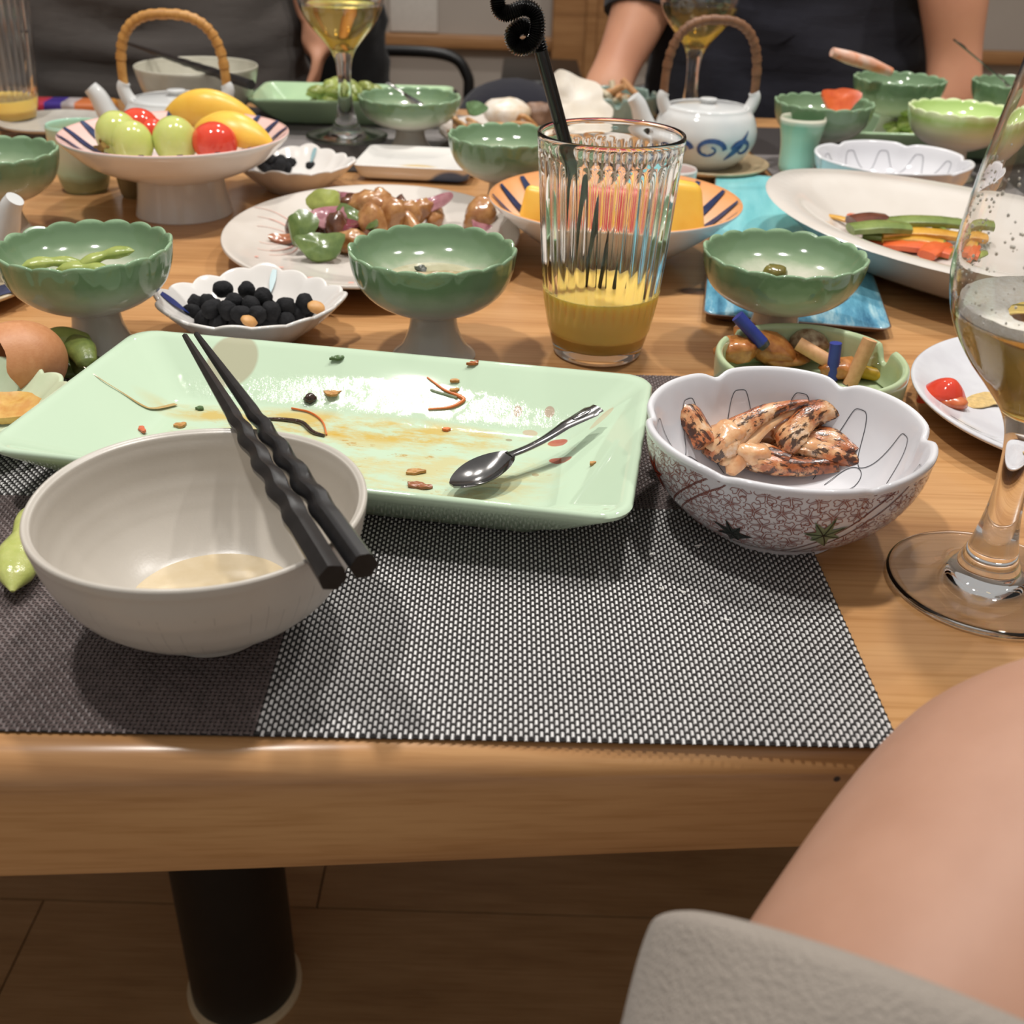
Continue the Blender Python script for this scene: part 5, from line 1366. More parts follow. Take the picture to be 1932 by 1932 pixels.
# small contents of the footed bowls
soup_m = simple('clear_soup', (196, 188, 160), 0.05, var=(176, 166, 136), vscale=90)
SO = thing('soup', 'clear soup with a mushroom slice in the central green bowl', 'soup', (-0.050, 0.614, 0.0))
part('broth', lathe('broth', [(0.0, 0.0482), (0.0265, 0.0482), (0.0275, 0.0479), (0.0255, 0.0472), (0.0, 0.0468)], 48), soup_m, SO)
part('mushroom_slice', chip('mushroom_slice', 0.030, 0.012, 0.1, 0.0016, 5, 0.15), simple('mushroom', (186, 170, 132), 0.3, var=(150, 130, 96), vscale=160), SO, loc=(0.006, 0.002, 0.0490), rot=(0.05, 0, 0.1))
part('seaweed', chip('seaweed', 0.009, 0.006, 0.3, 0.0008, 6, 0.2), simple('seaweed', (70, 74, 62), 0.3, var=(52, 56, 46)), SO, loc=(-0.008, 0.008, 0.0500), rot=(0.3, 0.1, 0.7))
put('olive_morsel', blob('olive_morsel', 0.0075, 0.0068, 0.0062, 0.2, 1.6, 4, 3), simple('olive', (122, 112, 46), 0.2, var=(96, 86, 34), coat=0.4), 'olive green morsel at the bottom of the right green bowl', 'food', (0.154, 0.640, 0.0475))
put('carrot_slice', chip('carrot_slice', 0.036, 0.026, 0.3, 0.004, 8, 0.16), car_m, 'orange carrot slice sticking out of the far green bowl', 'carrot', (0.31358, 1.1451, 0.067), (1.0, 0.0, 0.1))
put('crab_stick', tube('crab_stick', [(0.31288, 1.2, 0.10399), (0.33134, 1.205, 0.0988), (0.35565, 1.21, 0.09268), (0.38225, 1.22, 0.08375)], lambda f: 0.0045 + 0.0022 * sin(pi * f), 12), simple('crab_stick', (228, 196, 180), 0.3, var=(224, 140, 96), vscale=60), 'pink and white crab stick resting over the rim of the farthest green bowl', 'crab stick', (0, 0, 0))

# small pale dish at the left with yolk
LD = thing('scalloped_dish', 'pale green scalloped saucer with egg scraps, cut by the left photo edge', 'dish', (-0.277, 0.480, 0.0016), 0.3)
LD.scale = (0.98, 0.98, 0.85)
part('dish_body', dish_me.copy(), None, LD).data.materials.clear()
LD.children[0].data.materials.append(simple('pale_green_glaze', (206, 218, 188), 0.12, var=(196, 210, 178)))
put('egg_scrap', chip('egg_scrap', 0.036, 0.024, 0.2, 0.004, 3, 0.2), simple('yolk', (214, 172, 96), 0.3, var=(196, 140, 70), vscale=150, coat=0.3), 'brown-yellow egg scrap in the pale saucer at the left edge', 'egg', (-0.2563, 0.49395, 0.0145), (0.25, 0.1, 0.2))
# egg shell
def eggshell():
    V, Fc = [], []; n, m_ = 48, 22; R = 0.0215; th_ = 0.0007
    def P(i, k, off):
        a = 2 * pi * k / n
        cut = 0.58 + 0.02 * sin(3 * a) + 0.012 * sin(7 * a + 1)
        f = i / m_; ph = f * pi * cut
        r = (R - off) * sin(ph) * (1 + 0.05 * cos(ph)); x = (R - off) * 1.22 * cos(ph)
        return (x, r * cos(a), r * sin(a))
    for off in (0, th_):
        for i in range(m_ + 1):
            for k in range(n): V.append(P(i, k, off))
    lay = (m_ + 1) * n
    for o_ in (0, lay):
        for i in range(m_):
            for k in range(n):
                k2 = (k + 1) % n; Fc.append((o_ + i * n + k, o_ + i * n + k2, o_ + (i + 1) * n + k2, o_ + (i + 1) * n + k))
    for k in range(n):
        k2 = (k + 1) % n; Fc.append((m_ * n + k, m_ * n + k2, lay + m_ * n + k2, lay + m_ * n + k))
    me = pydata('eggshell', V, Fc, 60)
    return me
put('eggshell', eggshell(), simple('brown_eggshell', (202, 142, 98), 0.5, var=(194, 132, 88), vscale=300, bstr=0.1, bscale=900), 'broken brown eggshell lying on its side left of the edamame heap', 'eggshell', (-0.26469, 0.53226, 0.0215), (0.2, -0.06, radians(38)))

# scraps on the green plate
def scrap(name, me, m_, label, cat, p, rot=(0, 0, 0), group='scraps on the green plate'): put(name, me, m_, label, cat, p, rot, group)
org = simple('carrot_thread', (216, 120, 56), 0.3, var=(200, 100, 40)); brn = simple('burnt_onion', (66, 40, 24), 0.2, var=(40, 24, 16), vscale=200, bstr=0.5, coat=0.5); grn = simple('scallion', (84, 108, 66), 0.3, var=(66, 92, 52)); tanc = simple('batter_crumb', (196, 148, 84), 0.4, var=(168, 116, 60), vscale=300, bstr=0.4)
scrap('carrot_shred', tube('carrot_shred', crom([(-0.04605, 0.52132, 0.02472), (-0.03681, 0.51458, 0.02113), (-0.02838, 0.51059, 0.01932), (-0.02663, 0.5084, 0.018), (-0.03298, 0.50576, 0.01544), (-0.04436, 0.50553, 0.01399)], 6), lambda f: 0.0007 * (0.5 + sin(pi * min(0.95, max(0.05, f)))), 8), org, 'bent orange carrot shred on the back wall of the green plate', 'carrot', (0, 0, 0))
scrap('noodle_end', tube('noodle_end', [(-0.04395, 0.51508, 0.02067), (-0.03751, 0.51279, 0.01982), (-0.02999, 0.51018, 0.01886)], 0.0006, 6), simple('grey_shred', (150, 160, 138), 0.3, var=(134, 146, 122)), 'thin grey green shred inside the bent carrot shred', 'vegetable', (0, 0, 0))
scrap('burnt_onion_strip', tube('burnt_onion_strip', crom([(-0.12548, 0.49864, 0.00922), (-0.11593, 0.49801, 0.00924), (-0.1073, 0.49494, 0.00921), (-0.10024, 0.4851, 0.0092), (-0.09383, 0.48137, 0.0092)], 6), lambda f: 0.0011 * (0.7 + 0.5 * sin(pi * f)), 8), brn, 'charred onion strip beside the chopsticks on the green plate', 'onion', (0, 0, 0))
scrap('carrot_shred', tube('carrot_shred', crom([(-0.11549, 0.51016, 0.01012), (-0.10531, 0.50668, 0.00967), (-0.09751, 0.49731, 0.00928), (-0.09298, 0.48261, 0.0092)], 6), 0.0005, 6), org, 'fine curved carrot thread ending at the charred onion strip', 'carrot', (0, 0, 0))
for k, (p, w, h, mm, lab, rz) in enumerate((((-0.0944, 0.53474, 0.02859), 0.0085, 0.0042, grn, 'dark scallion flake in the bright reflection on the green plate', 0.3), ((-0.02242, 0.52685, 0.03115), 0.0060, 0.0036, simple('chilli_flake', (130, 58, 26), 0.25, var=(176, 104, 40)), 'red brown chilli flake near the back rim of the green plate', 0.4),
                                        ((-0.09484, 0.51709, 0.01635), 0.0090, 0.0068, tanc, 'tan batter crumb on the back wall of the green plate', 0.2), ((-0.03159, 0.5187, 0.02453), 0.0040, 0.0032, tanc, 'small tan crumb above the bent carrot shred', 0), ((-0.03158, 0.51395, 0.02128), 0.0044, 0.0034, tanc, 'small tan crumb touching the bent carrot shred', 0.3),
                                        ((-0.16256, 0.50855, 0.00934), 0.0042, 0.0034, grn, 'green herb flake left of the chopstick tips', 0.2), ((-0.16699, 0.48812, 0.00935), 0.0066, 0.0040, tanc, 'brown crumb at the far rim of the rice bowl', 0.1), ((-0.1832, 0.47948, 0.01067), 0.0060, 0.0034, simple('carrot_bit', (214, 116, 84), 0.3, var=(196, 96, 64)), 'orange carrot scrap behind the left rim of the rice bowl', -0.9),
                                        ((-0.03427, 0.49219, 0.00938), 0.0036, 0.0030, org, 'orange speck in the middle of the green plate', 0), ((-0.0429, 0.43346, 0.00924), 0.0110, 0.0050, simple('brown_scrap', (156, 96, 60), 0.3, var=(132, 74, 42)), 'brown scrap near the front rim of the green plate', -0.15), ((-0.04581, 0.44667, 0.0092), 0.0090, 0.0040, tanc, 'tan scrap by the front rim of the green plate', 0.3), ((0.03604, 0.43931, 0.02028), 0.0030, 0.0022, tanc, 'tiny brown scrap right of the teaspoon', 0.9))):
    scrap('food_scrap', chip('food_scrap', w, h, 0.02, 0.0012, k, 0.25, 8), mm, lab, 'food scrap', (p[0], p[1], p[2] + 0.0006), (0.0, 0.0, rz))
scrap('clove_bud', blob('clove_bud', 0.0034, 0.0026, 0.0030, 0.3, 2.0, 5, 3), brn, 'dark clove bud beside the tan crumb on the green plate', 'spice', (-0.10648, 0.51477, 0.01341))
scrap('sauce_streak', ribbons('sauce_streak', [([(Vector(q), Vector((0.1, 0, 1))) for q in crom([(-0.21717, 0.50476, 0.0321), (-0.20774, 0.50002, 0.02782), (-0.19778, 0.49898, 0.02139), (-0.18821, 0.49786, 0.01521), (-0.18305, 0.5007, 0.0123), (-0.17567, 0.51165, 0.00988)], 6)], lambda f: 0.0006 + 0.0034 * max(0, f - 0.35))], 0.002), smear_mat('sauce_streak', (190, 156, 98)), 'brown sauce streak at the left end of the green plate', 'sauce', (0, 0, 0))

# leftovers heap and tissues behind the empty green bowl
LP = thing('oval_plate', 'white plate of leftovers behind the juice tumbler rim', 'plate', (0.015, 1.190, 0.0), radians(5))
o = part('plate_body', lathe('plate_body', [(r * 0.82, z) for r, z in pp], 72), bpy.data.materials['plate_warm_white'], LP)
lf_m = simple('leftover_noodles', (206, 160, 104), 0.35, var=(176, 122, 72), vscale=120, bstr=0.4)
for k in range(16):
    q = random.Random(k + 40)
    x = -0.070 + 0.05 * q.random() * 1.4 + (0 if k < 9 else 0.07); yv = 1.150 + 0.05 * q.random()
    cp_ = [(x + q.uniform(-0.022, 0.022), yv + q.uniform(-0.02, 0.02), 0.012 + 0.004 * q.random() + 0.02 * (j_ in (1, 2)) * q.random()) for j_ in range(4)]
    put('noodle_strand', tube('noodle_strand', crom(cp_, 5), 0.0028, 8), lf_m, 'tan shredded strand in the leftovers behind the empty green bowl', 'food', (0, 0, 0), (0, 0, 0), 'strands on the leftovers plate')
put('scallion_leaf', chip('scallion_leaf', 0.030, 0.016, 0.4, 0.002, 3, 0.1), simple('leaf_green', (116, 146, 104), 0.35, var=(96, 128, 86)), 'upright green leaf at the left of the leftovers', 'vegetable', (-0.05288, 1.1915, 0.04), (1.2, 0.1, 0.9))
put('white_shell', blob('white_shell', 0.026, 0.020, 0.014, 0.15, 1.4, 3, 3), simple('shell_white', (230, 224, 214), 0.4, var=(208, 186, 158), vscale=60), 'round white shell on the leftovers plate', 'shell', (-0.01912, 1.2323, 0.03), (0.3, 0, 0.1))
put('crumpled_tissue', chip('crumpled_tissue', 0.075, 0.060, 0.5, 0.0014, 12, 0.16, 14), simple('tissue', (232, 226, 216), 0.85, var=(222, 212, 196), vscale=40), 'crumpled white tissue standing behind the juice tumbler', 'tissue', (0.05204, 1.238, 0.043), (1.0, 0.25, 0.35))
put('brown_morsel', blob('brown_morsel', 0.024, 0.018, 0.014, 0.3, 1.6, 8, 3), simple('brown_morsel', (136, 104, 82), 0.5, var=(110, 80, 60), vscale=80, bstr=0.4), 'brown morsel beside the white shell', 'food', (0.01854, 1.2532, 0.024))
A2 = thing('ashtray', 'grey green ashtray heaped with cigarette butts beside the blue scroll teapot', 'ashtray', (0.11186, 1.4006, 0), 0.4)
A2.scale = (0.95, 0.95, 1.0)
part('ashtray_body', AT.children[0].data.copy(), None, A2).data.materials.clear()
A2.children[0].data.materials.append(simple('teal_glass', (140, 160, 150), 0.15, var=(126, 146, 138)))
bx, by = A2.location.x, A2.location.y
for k in range(12):
    q = random.Random(k + 70); a = q.uniform(0, 6.28); rr_ = q.uniform(0, 0.030)
    t = thing('cigarette_butt', 'cigarette butt in the far heaped ashtray', 'cigarette', (bx + rr_ * cos(a), by + rr_ * sin(a), 0.016 + 0.016 * q.random()), group='butts in the far ashtray')
    d = Vector((q.uniform(-1, 1), q.uniform(-1, 1), q.uniform(-0.1, 0.9))).normalized()
    part('filter', tube('filter', [-d * 0.013, d * 0.013], 0.0038, 10), (ct, cy, ct, simple('filter_pale', (222, 208, 180), 0.5, var=(212, 196, 168)))[k % 4], t)

# left background bits
SC = thing('saucer', 'plain pale grey saucer beside the left ribbed tumbler', 'saucer', (-0.503, 1.215, 0.0))
part('saucer_body', lathe('saucer_body', sauc, 56), simple('saucer_grey', (192, 188, 180), 0.25, var=(182, 178, 170)), SC)
pkm, nt_, b_ = new_mat('packet_print')
co2 = ocoord(nt_); sx_ = N(nt_, 'ShaderNodeSeparateXYZ'); nt_.links.new(co2, sx_.inputs[0])
nt_.links.new(ramp(nt_, math_(nt_, 'ADD', math_(nt_, 'MULTIPLY', sx_.outputs['X'], 8.0), 0.5, True), [(0.0, rgb(206, 60, 70)), (0.3, rgb(206, 60, 90)), (0.34, rgb(70, 50, 150)), (0.5, rgb(180, 170, 170)), (0.62, rgb(196, 110, 60)), (0.8, rgb(206, 140, 60))], 'CONSTANT'), b_.inputs['Base Color'])
solo('snack_packet', box('snack_packet', -0.055, 0.055, -0.02, 0.02, 0, 0.012, 0.004), pkm, 'colourful red, purple and orange packet behind the left ribbed tumbler', 'packet', (-0.535, 1.330, 0.0), (0, 0, 0.05))

# white lint on the placemat
lint = simple('lint', (236, 234, 230), 0.9, var=(224, 222, 218))
for k, (p, w, lab) in enumerate((((0.08088, 0.39821, 0.0026), 0.0036, 'white lint fleck on the placemat just below the blossom bowl'), ((0.05962, 0.39109, 0.0026), 0.0026, 'white lint fleck on the placemat right of the green plate corner'), ((0.06235, 0.36568, 0.0026), 0.0034, 'curled white lint fleck in the middle right of the placemat'),
                                 ((0.06943, 0.36378, 0.0026), 0.0028, 'curled white lint fleck next to the middle one on the placemat'), ((0.08389, 0.34632, 0.0026), 0.0036, 'white lint fleck farthest right on the placemat'), ((0.07779, 0.35604, 0.0026), 0.0022, 'tiny white lint fleck between its neighbours on the placemat'))):
    q = random.Random(k + 5)
    put('tissue_fleck', tube('tissue_fleck', crom([(q.uniform(-1, 1) * w / 2, q.uniform(-1, 1) * w / 2, q.uniform(0, 1) * 0.0006) for _ in range(5)], 4), 0.00028, 6), lint, lab, 'lint', p, (0, 0, 0), 'lint on the placemat')

# ------------------------------------------------------------------ people
skin_m = simple('skin', (206, 152, 122), 0.5, var=(196, 140, 112), vscale=12, sss=0.12, spec=0.35)
hair_m = simple('hair', (26, 22, 20), 0.5, var=(34, 28, 24), vscale=80)
def skin_mesh(name, joints, edges, root_i=0, sub=2):
    me = bpy.data.meshes.new(name)
    me.from_pydata([j[0] for j in joints], edges, [])
    ob = bpy.data.objects.new('tmp_body', me); COL.objects.link(ob)
    sk = ob.modifiers.new('skin', 'SKIN'); sk.use_smooth_shade = True
    ss = ob.modifiers.new('sub', 'SUBSURF'); ss.levels = sub; ss.render_levels = sub
    for i, j in enumerate(joints):
        d = me.skin_vertices[0].data[i]
        r = j[1]; d.radius = r if isinstance(r, tuple) else (r, r)
        d.use_root = (i == root_i)
    dg = bpy.context.evaluated_depsgraph_get(); dg.update()
    out = bpy.data.meshes.new_from_object(ob.evaluated_get(dg))
    out.name = name
    bpy.data.objects.remove(ob)
    out.materials.clear()
    return finish(out, 180)

def hand_joints(J, E, wrist_i, w, d, side, length=0.17, curl=0.25, thumb=1):
    """add palm and five fingers to the joint list; d = pointing direction, side = across the palm, curl direction = d x side"""
    d = Vector(d).normalized(); s = Vector(side); s = (s - d * s.dot(d)).normalized(); nrm = d.cross(s)
    w = Vector(w)
    p1 = w + d * 0.045; J.append((tuple(p1), (0.036, 0.016))); pi_ = len(J) - 1; E.append((wrist_i, pi_))
    p2 = w + d * 0.080; J.append((tuple(p2), (0.036, 0.014))); pj = len(J) - 1; E.append((pi_, pj))
    for k, (o, L) in enumerate(((-0.030, 0.070), (-0.010, 0.082), (0.010, 0.078), (0.029, 0.060))):
        base = w + d * 0.086 + s * o
        last = pj
        for q in range(1, 4):
            f = q / 3
            p = base + d * (L * f * (1 - 0.25 * curl * f)) + nrm * (L * curl * f * f) + s * o * 0.25 * f
            J.append((tuple(p), 0.0088 - 0.0012 * q)); E.append((last, len(J) - 1)); last = len(J) - 1
    last = pi_
    for q in range(1, 4):
        f = q / 3
        p = w + d * (0.030 + 0.055 * f) + s * (-thumb * (0.034 + 0.022 * f)) + nrm * 0.014 * f
        J.append((tuple(p), 0.0105 - 0.0012 * q)); E.append((last, len(J) - 1)); last = len(J) - 1

def head_parts(root_, c, r=0.085, yaw=0.0):
    """hair as a child; face features are on the body mesh neighbourhood"""
    c = Vector(c)
    V, Fc = ico(4)
    hv = []
    for v in V:
        k = 1.07 + 0.03 * noise.noise(v * 4)
        x, y, z = v.x * r * 0.98 * k, v.y * r * 1.12 * k + 0.010, v.z * r * 1.30 * k + 0.014
        if v.y < -0.25 and v.z < 0.45: x, y, z = x * 0.86, y * 0.70, z * 0.9
        if v.z < -0.35: x, y, z = x * 0.7, y * 0.75, z * 0.7
        hv.append((c.x + x, c.y + y, c.z + z))
    part('hair', pydata('hair', hv, Fc, 180), hair_m, root_)
    for sx in (-1, 1):
        part('eye', blob('eye', 0.011, 0.006, 0.006, 0.0, 1, 0, 2), simple('eye', (30, 24, 22), 0.2, var=(36, 30, 26)), root_, loc=(c.x + sx * 0.030, c.y - r * 1.06, c.z))
        part('ear', blob('ear', 0.010, 0.016, 0.028, 0.1, 1, 1, 2), skin_m, root_, loc=(c.x + sx * r * 0.98, c.y, c.z - 0.005))
    part('nose', blob('nose', 0.013, 0.016, 0.024, 0.05, 1, 2, 2), skin_m, root_, loc=(c.x, c.y - r * 1.14, c.z - 0.026))
    part('mouth', blob('mouth', 0.022, 0.006, 0.006, 0.05, 1, 3, 2), simple('lips', (168, 92, 82), 0.5, var=(158, 84, 74)), root_, loc=(c.x, c.y - r * 1.00, c.z - 0.058))

def fabric(name, c, v, s=90):
    m, nt, b = new_mat(name); co = ocoord(nt)
    n1 = noise_tex(nt, co, 9, 4, 0.5, (0.6, 1, 2.6)); n2 = noise_tex(nt, co, 900, 2)
    nt.links.new(mixc(nt, n1, rgb(*c), rgb(*v)), b.inputs['Base Color'])
    b.inputs['Roughness'].default_value = 0.9; b.inputs['Specular IOR Level'].default_value = 0.2
    b.inputs['Sheen Weight'].default_value = 0.15
    h = math_(nt, 'ADD', math_(nt, 'MULTIPLY', n1, 6.0), n2)
    bump(nt, b, h, 0.4, 0.004)
    return m
def torso(name, cx, cy, secs, folds=0.006, seed=0, n=56):
    """secs: (z, half width, half depth, dy); cloth folds run round the body"""
    S = crom([(z, a, b) for z, a, b, _ in secs], 8); D = crom([(z, dy, 0) for z, _, _, dy in secs], 8)
    loops = []
    for p, q in zip(S, D):
        z, hw, hd = p; lp = []
        for k in range(n):
            a = 2 * pi * k / n
            f = folds * (noise.noise(Vector((cos(a) * 1.3 + seed, z * 26 + 2.2 * sin(a + seed), sin(a) * 1.3))) + 0.5 * noise.noise(Vector((cos(a) * 3 + seed, z * 50, sin(a) * 3))))
            lp.append((cx + (hw + f) * cos(a), cy + q.y + (hd + f * 1.4) * sin(a), z))
        loops.append(lp)
    return loft(name, loops, angle=180)

# standing person in dark grey
PLX = (-0.52729, 1.7, 0.01498)[0]; PLY = 1.70
H = (-0.30103, 1.64, 0.05644)
J = [((PLX, PLY, 0.93), (0.15, 0.10)), ((PLX, PLY, 1.12), (0.14, 0.09)), ((PLX, PLY, 1.33), (0.15, 0.09)), ((PLX, PLY, 1.46), 0.055), ((PLX, PLY - 0.01, 1.53), 0.05), ((PLX, PLY - 0.02, 1.60), (0.078, 0.092)), ((PLX, PLY - 0.02, 1.69), (0.070, 0.085)),
     ((PLX + 0.19, PLY, 1.40), 0.062), ((PLX + 0.255, PLY, 1.14), 0.046), ((H[0], H[1], H[2] + T + 0.075), 0.030),
     ((PLX - 0.19, PLY, 1.40), 0.062), ((PLX - 0.27, PLY - 0.05, 1.14), 0.046), ((PLX - 0.30, PLY - 0.12, 0.93), 0.030),
     ((PLX + 0.09, PLY, 0.86), 0.085), ((PLX + 0.10, PLY, 0.47), 0.060), ((PLX + 0.10, PLY + 0.02, 0.08), 0.042), ((PLX + 0.10, PLY - 0.12, 0.035), 0.030),
     ((PLX - 0.09, PLY, 0.86), 0.085), ((PLX - 0.10, PLY, 0.47), 0.060), ((PLX - 0.10, PLY + 0.02, 0.08), 0.042), ((PLX - 0.10, PLY - 0.12, 0.035), 0.030)]
E_ = [(0, 1), (1, 2), (2, 3), (3, 4), (4, 5), (5, 6), (2, 7), (7, 8), (8, 9), (2, 10), (10, 11), (11, 12), (0, 13), (13, 14), (14, 15), (15, 16), (0, 17), (17, 18), (18, 19), (19, 20)]
hand_joints(J, E_, 9, J[9][0], (0.12, -0.02, -1), (0.1, -1, 0.1), curl=0.35)
hand_joints(J, E_, 12, J[12][0], (-0.05, -0.1, -1), (-0.1, -1, 0.1), curl=0.35)
P1 = thing('person', 'person in a dark grey shirt standing behind the table, hand hanging at the side', 'person', (0, 0, -T))
part('body', skin_mesh('body', J, E_), skin_m, P1)
grey_f = fabric('dark_grey_cloth', (96, 90, 86), (58, 54, 52))
part('shirt', torso('shirt', PLX, PLY, [(0.64, 0.215, 0.150, -0.02), (0.75, 0.215, 0.155, -0.02), (0.86, 0.212, 0.155, -0.02), (1.0, 0.200, 0.145, -0.02), (1.15, 0.195, 0.135, -0.01), (1.32, 0.205, 0.130, 0), (1.41, 0.175, 0.110, 0), (1.455, 0.085, 0.085, 0), (1.475, 0.062, 0.070, 0)], 0.012, 3), grey_f, P1, 'loose dark grey shirt with soft horizontal folds')
for sx in (-1, 1):
    part('sleeve', tube('sleeve', crom([(PLX + sx * 0.13, PLY, 1.395), (PLX + sx * 0.20, PLY, 1.385), (PLX + sx * 0.235, PLY, 1.27), (PLX + sx * 0.258, PLY - 0.005, 1.15)], 5), lambda f: 0.080 - 0.018 * f, 20), grey_f, P1)
part('trousers', join_meshes('trousers', [(tube('t', crom([(PLX + sx * 0.085, PLY, 0.90), (PLX + sx * 0.10, PLY, 0.65), (PLX + sx * 0.105, PLY, 0.35), (PLX + sx * 0.105, PLY + 0.01, 0.07)], 6), lambda f: 0.105 - 0.035 * f, 24), None) for sx in (-1, 1)]), fabric('black_cloth', (26, 24, 24), (18, 17, 17)), P1)
for sx in (-1, 1): part('shoe', blob('shoe', 0.050, 0.125, 0.040, 0.05, 1, 2, 3, 0.0), BLACKM, P1, loc=(PLX + sx * 0.10, PLY - 0.05, 0.041))
head_parts(P1, (PLX, PLY - 0.02, 1.60))

# seated person in navy leaning on the table
PRX = (0.36439, 1.66, 0.04475)[0]; PRY = 1.66
EL = (0.15516, 1.58, 0.10793); WL = (0.11815, 1.53, 0.03212); ER = (0.52385, 1.5, 0.16687); WRR = (0.54756, 1.5, 0.06425)
J = [((PRX, PRY + 0.02, 0.57), (0.15, 0.09)), ((PRX, PRY + 0.02, 0.70), (0.14, 0.10)), ((PRX, PRY, 0.92), (0.15, 0.10)), ((PRX, PRY - 0.02, 1.06), 0.055), ((PRX, PRY - 0.04, 1.13), 0.05), ((PRX, PRY - 0.06, 1.20), (0.078, 0.092)), ((PRX, PRY - 0.06, 1.29), (0.070, 0.085)),
     ((PRX - 0.19, PRY - 0.02, 1.01), 0.062), ((EL[0], EL[1], EL[2] + T), 0.044), ((WL[0], WL[1], WL[2] + T), 0.030),
     ((PRX + 0.19, PRY - 0.02, 1.01), 0.064), ((ER[0], ER[1], ER[2] + T), 0.050), ((WRR[0], WRR[1], WRR[2] + T), 0.034),
     ((PRX + 0.09, PRY - 0.05, 0.565), 0.080), ((PRX + 0.12, PRY - 0.40, 0.565), 0.062), ((PRX + 0.12, PRY - 0.36, 0.08), 0.042), ((PRX + 0.12, PRY - 0.50, 0.035), 0.030),
     ((PRX - 0.09, PRY - 0.05, 0.565), 0.080), ((PRX - 0.12, PRY - 0.40, 0.565), 0.062), ((PRX - 0.12, PRY - 0.36, 0.08), 0.042), ((PRX - 0.12, PRY - 0.50, 0.035), 0.030)]
hand_joints(J, E2 := list(E_[:20]), 9, J[9][0], (-0.20, -0.62, -0.62), (1, -0.3, 0), curl=-0.15)
hand_joints(J, E2, 12, J[12][0], (-0.03, -0.45, -0.80), (1, 0.1, 0), curl=-0.15, thumb=-1)
P2 = thing('person', 'person in a navy T-shirt seated across the table with both bare arms on it', 'person', (0, 0, -T))
part('body', skin_mesh('body', J, E2), skin_m, P2)
navy_f = fabric('navy_cloth', (40, 40, 50), (28, 28, 36))
part('shirt', torso('shirt', PRX, PRY, [(0.535, 0.190, 0.150, 0.02), (0.62, 0.192, 0.155, 0.0), (0.76, 0.190, 0.150, -0.01), (0.88, 0.195, 0.145, -0.01), (0.97, 0.200, 0.130, -0.01), (1.04, 0.165, 0.105, -0.02), (1.075, 0.085, 0.085, -0.02), (1.09, 0.062, 0.070, -0.02)], 0.010, 8), navy_f, P2, 'navy T-shirt')
part('sleeve', tube('sleeve', crom([(PRX - 0.12, PRY - 0.01, 1.0), (PRX - 0.20, PRY - 0.03, 0.985), (EL[0] + 0.012, EL[1] + 0.03, EL[2] + T + 0.05), (EL[0] + 0.004, EL[1] + 0.004, EL[2] + T - 0.012)], 5), lambda f: 0.080 - 0.022 * f, 20), navy_f, P2)
part('sleeve', tube('sleeve', crom([(PRX + 0.12, PRY - 0.01, 1.0), (PRX + 0.20, PRY - 0.03, 0.985), (ER[0] - 0.01, ER[1] + 0.05, ER[2] + T + 0.06), (ER[0] - 0.004, ER[1] + 0.01, ER[2] + T + 0.02)], 5), lambda f: 0.082 - 0.020 * f, 20), navy_f, P2)
part('trousers', join_meshes('trousers', [(tube('t', crom([(PRX + sx * 0.085, PRY + 0.02, 0.565), (PRX + sx * 0.11, PRY - 0.20, 0.57), (PRX + sx * 0.12, PRY - 0.40, 0.565), (PRX + sx * 0.12, PRY - 0.40, 0.30), (PRX + sx * 0.12, PRY - 0.36, 0.08)], 6), lambda f: 0.100 - 0.035 * f, 24), None) for sx in (-1, 1)]), bpy.data.materials['black_cloth'], P2)
head_parts(P2, (PRX, PRY - 0.06, 1.20))
def chair(label, x, y, rz, w=0.42):
    t = thing('dining_chair', label, 'chair', (x, y, -T), rz, group='black tubular dining chairs')
    hw = w / 2
    part('seat', box('seat', -hw, hw, -0.21, 0.20, 0.42, 0.465, 0.015), BLACKM, t)
    part('backrest', box('backrest', -hw + 0.02, hw - 0.02, 0.200, 0.225, 0.44, 0.632, 0.01), BLACKM, t)
    part('back_frame', tube('back_frame', crom([(-hw, 0.21, 0.40), (-hw, 0.215, 0.60), (-hw + 0.004, 0.218, 0.660), (-hw + 0.05, 0.22, 0.695), (0, 0.22, 0.698), (hw - 0.05, 0.22, 0.695), (hw - 0.004, 0.218, 0.660), (hw, 0.215, 0.60), (hw, 0.21, 0.40)], 6), 0.011, 12), BLACKM, t)
    for sx in (-1, 1):
        for yy in (-0.19, 0.20): part('leg', tube('leg', [(sx * (hw - 0.02), yy, 0.42), (sx * (hw - 0.01), yy, 0.0)], 0.011, 12), BLACKM, t)
    return t
cx_ = (-0.11206, 2.3, -0.09051)[0]
chair('black tubular chair with an open back, standing empty beyond the green spoon bowl', cx_ - 0.21, 2.08, 0)
chair('black tubular chair under the person in navy', PRX, 1.72, 0)

# dark things behind
JX = (-0.33306, 2.08, -0.04659)
solo('black_jacket', torso('black_jacket', 0, 0, [(0.02, 0.075, 0.06, 0), (0.15, 0.090, 0.07, 0), (0.33, 0.085, 0.06, 0), (0.44, 0.06, 0.04, 0), (0.47, 0.03, 0.02, 0)], 0.012, 5), bpy.data.materials['black_cloth'], 'black jacket heaped on the empty chair beside the standing person', 'jacket', (JX[0], 2.08, 0.465 - T - 0.018))
bx0, bx1 = (-0.05507, 2.6, -0.14412), (0.13251, 2.6, -0.17043)
bxx = thing('low_cabinet', 'low black cabinet against the wall behind the juice tumbler', 'cabinet', ((bx0[0] + bx1[0]) / 2, 2.75, -T))
hwc = (bx1[0] - bx0[0]) / 2; tz = bx0[2] + T
part('cabinet_body', box('cabinet_body', -hwc, hwc, -0.15, 0.20, 0.05, tz, 0.006), BLACKM, bxx)
part('cabinet_door', box('cabinet_door', -hwc + 0.01, -0.004, -0.160, -0.148, 0.07, tz - 0.02, 0.003), BLACKM, bxx)
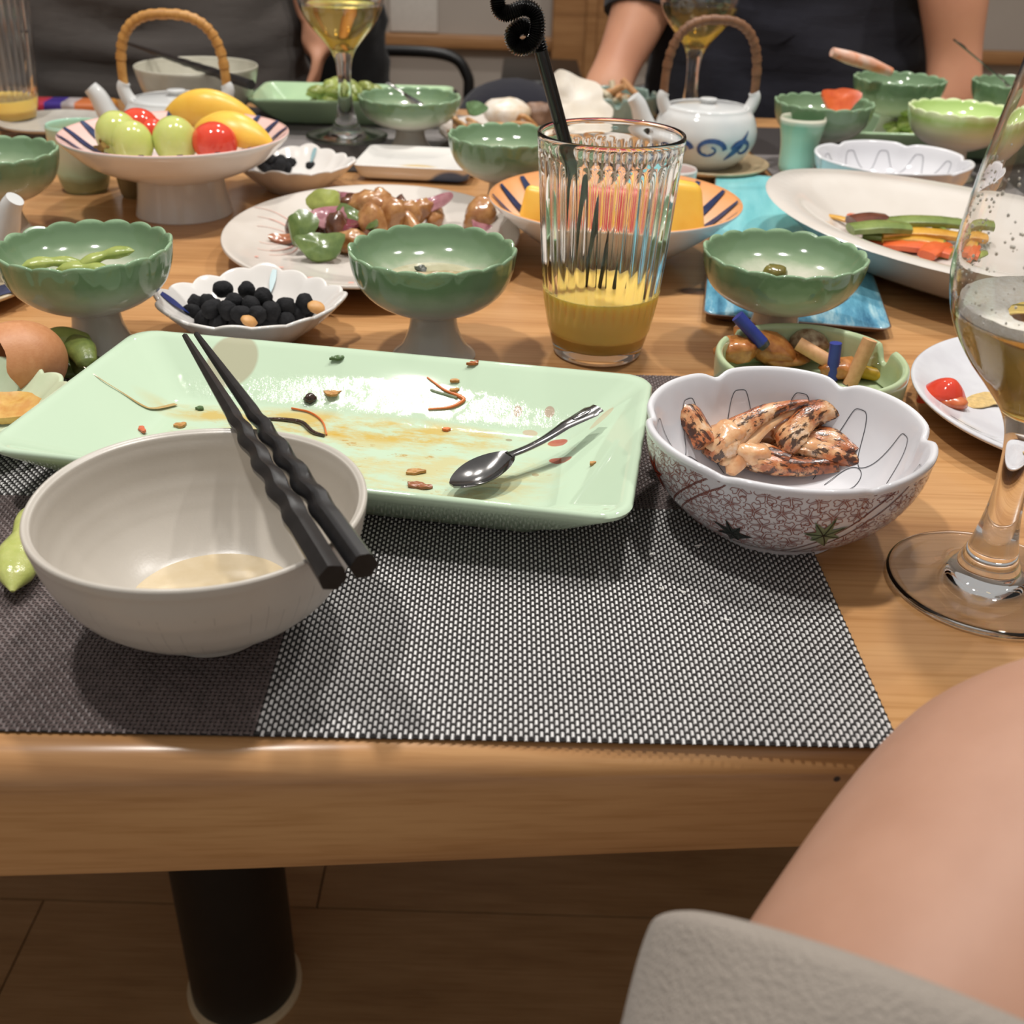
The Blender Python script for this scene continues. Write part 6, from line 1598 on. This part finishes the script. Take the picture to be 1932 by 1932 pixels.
part('cabinet_door', box('cabinet_door', 0.004, hwc - 0.01, -0.160, -0.148, 0.07, tz - 0.02, 0.003), BLACKM, bxx)
part('plinth', box('plinth', -hwc + 0.02, hwc - 0.02, -0.13, 0.18, 0.0, 0.055), BLACKM, bxx)
CU = (-0.01548, 1.62, -0.03393)
solo('navy_cushion', blob('navy_cushion', 0.075, 0.06, 0.050, 0.08, 1.2, 2, 3), navy_f, 'rounded navy cushion behind the leftovers plate', 'cushion', (CU[0], 1.55, -0.035))

# knee and shorts of the person taking the photo
P3 = thing('person', 'bare raised knee and grey shorts of a person at the near right corner', 'person', (0, 0, 0))
kp = [(0.05975, 0.08679, -0.02762), (0.07218, 0.11662, -0.01027), (0.08884, 0.13898, 0.00025), (0.10915, 0.16179, 0.00757), (0.15464, 0.20942, 0.01773), (0.18765, 0.215, 0.02331), (0.22491, 0.20374, 0.00404), (0.28466, 0.19298, -0.07383)]
KR = [0.050, 0.050, 0.0505, 0.0540, 0.0570, 0.054, 0.050, 0.050]
path = crom(kp, 10)
def krad(f):
    q = f * (len(KR) - 1); i = min(int(q), len(KR) - 2); return KR[i] + (KR[i + 1] - KR[i]) * (q - i)
part('body', tube('body', path, krad, 48, angle=180), simple('knee_skin', (180, 138, 116), 0.5, var=(171, 129, 107), vscale=25, sss=0.12, spec=0.3), P3)
shp = [(0.07311, 0.08047, -0.01861), (0.07572, 0.11535, -0.00054), (0.08285, 0.14085, 0.01535), (0.0916, 0.16034, 0.02888)]
spath = crom(shp, 12)
short_m = fabric('grey_jersey', (160, 150, 140), (140, 131, 122))
def sr(f): return 0.0600 - 0.0025 * f - 0.006 * max(0, (f - 0.93) / 0.07) ** 2
def srf(i, an): return 1 + 0.05 * noise.noise(Vector((i * 0.08, cos(an) * 1.4, sin(an) * 1.4)))
me = tube('shorts', spath, sr, 64, caps=False, angle=180, rf=srf)
so = part('shorts', me, short_m, P3, 'soft grey shorts leg with a loose hem')
sm = so.modifiers.new('cloth', 'SOLIDIFY'); sm.thickness = 0.004; sm.offset = -1
bv = so.modifiers.new('soft_hem', 'SUBSURF'); bv.levels = 1; bv.render_levels = 1
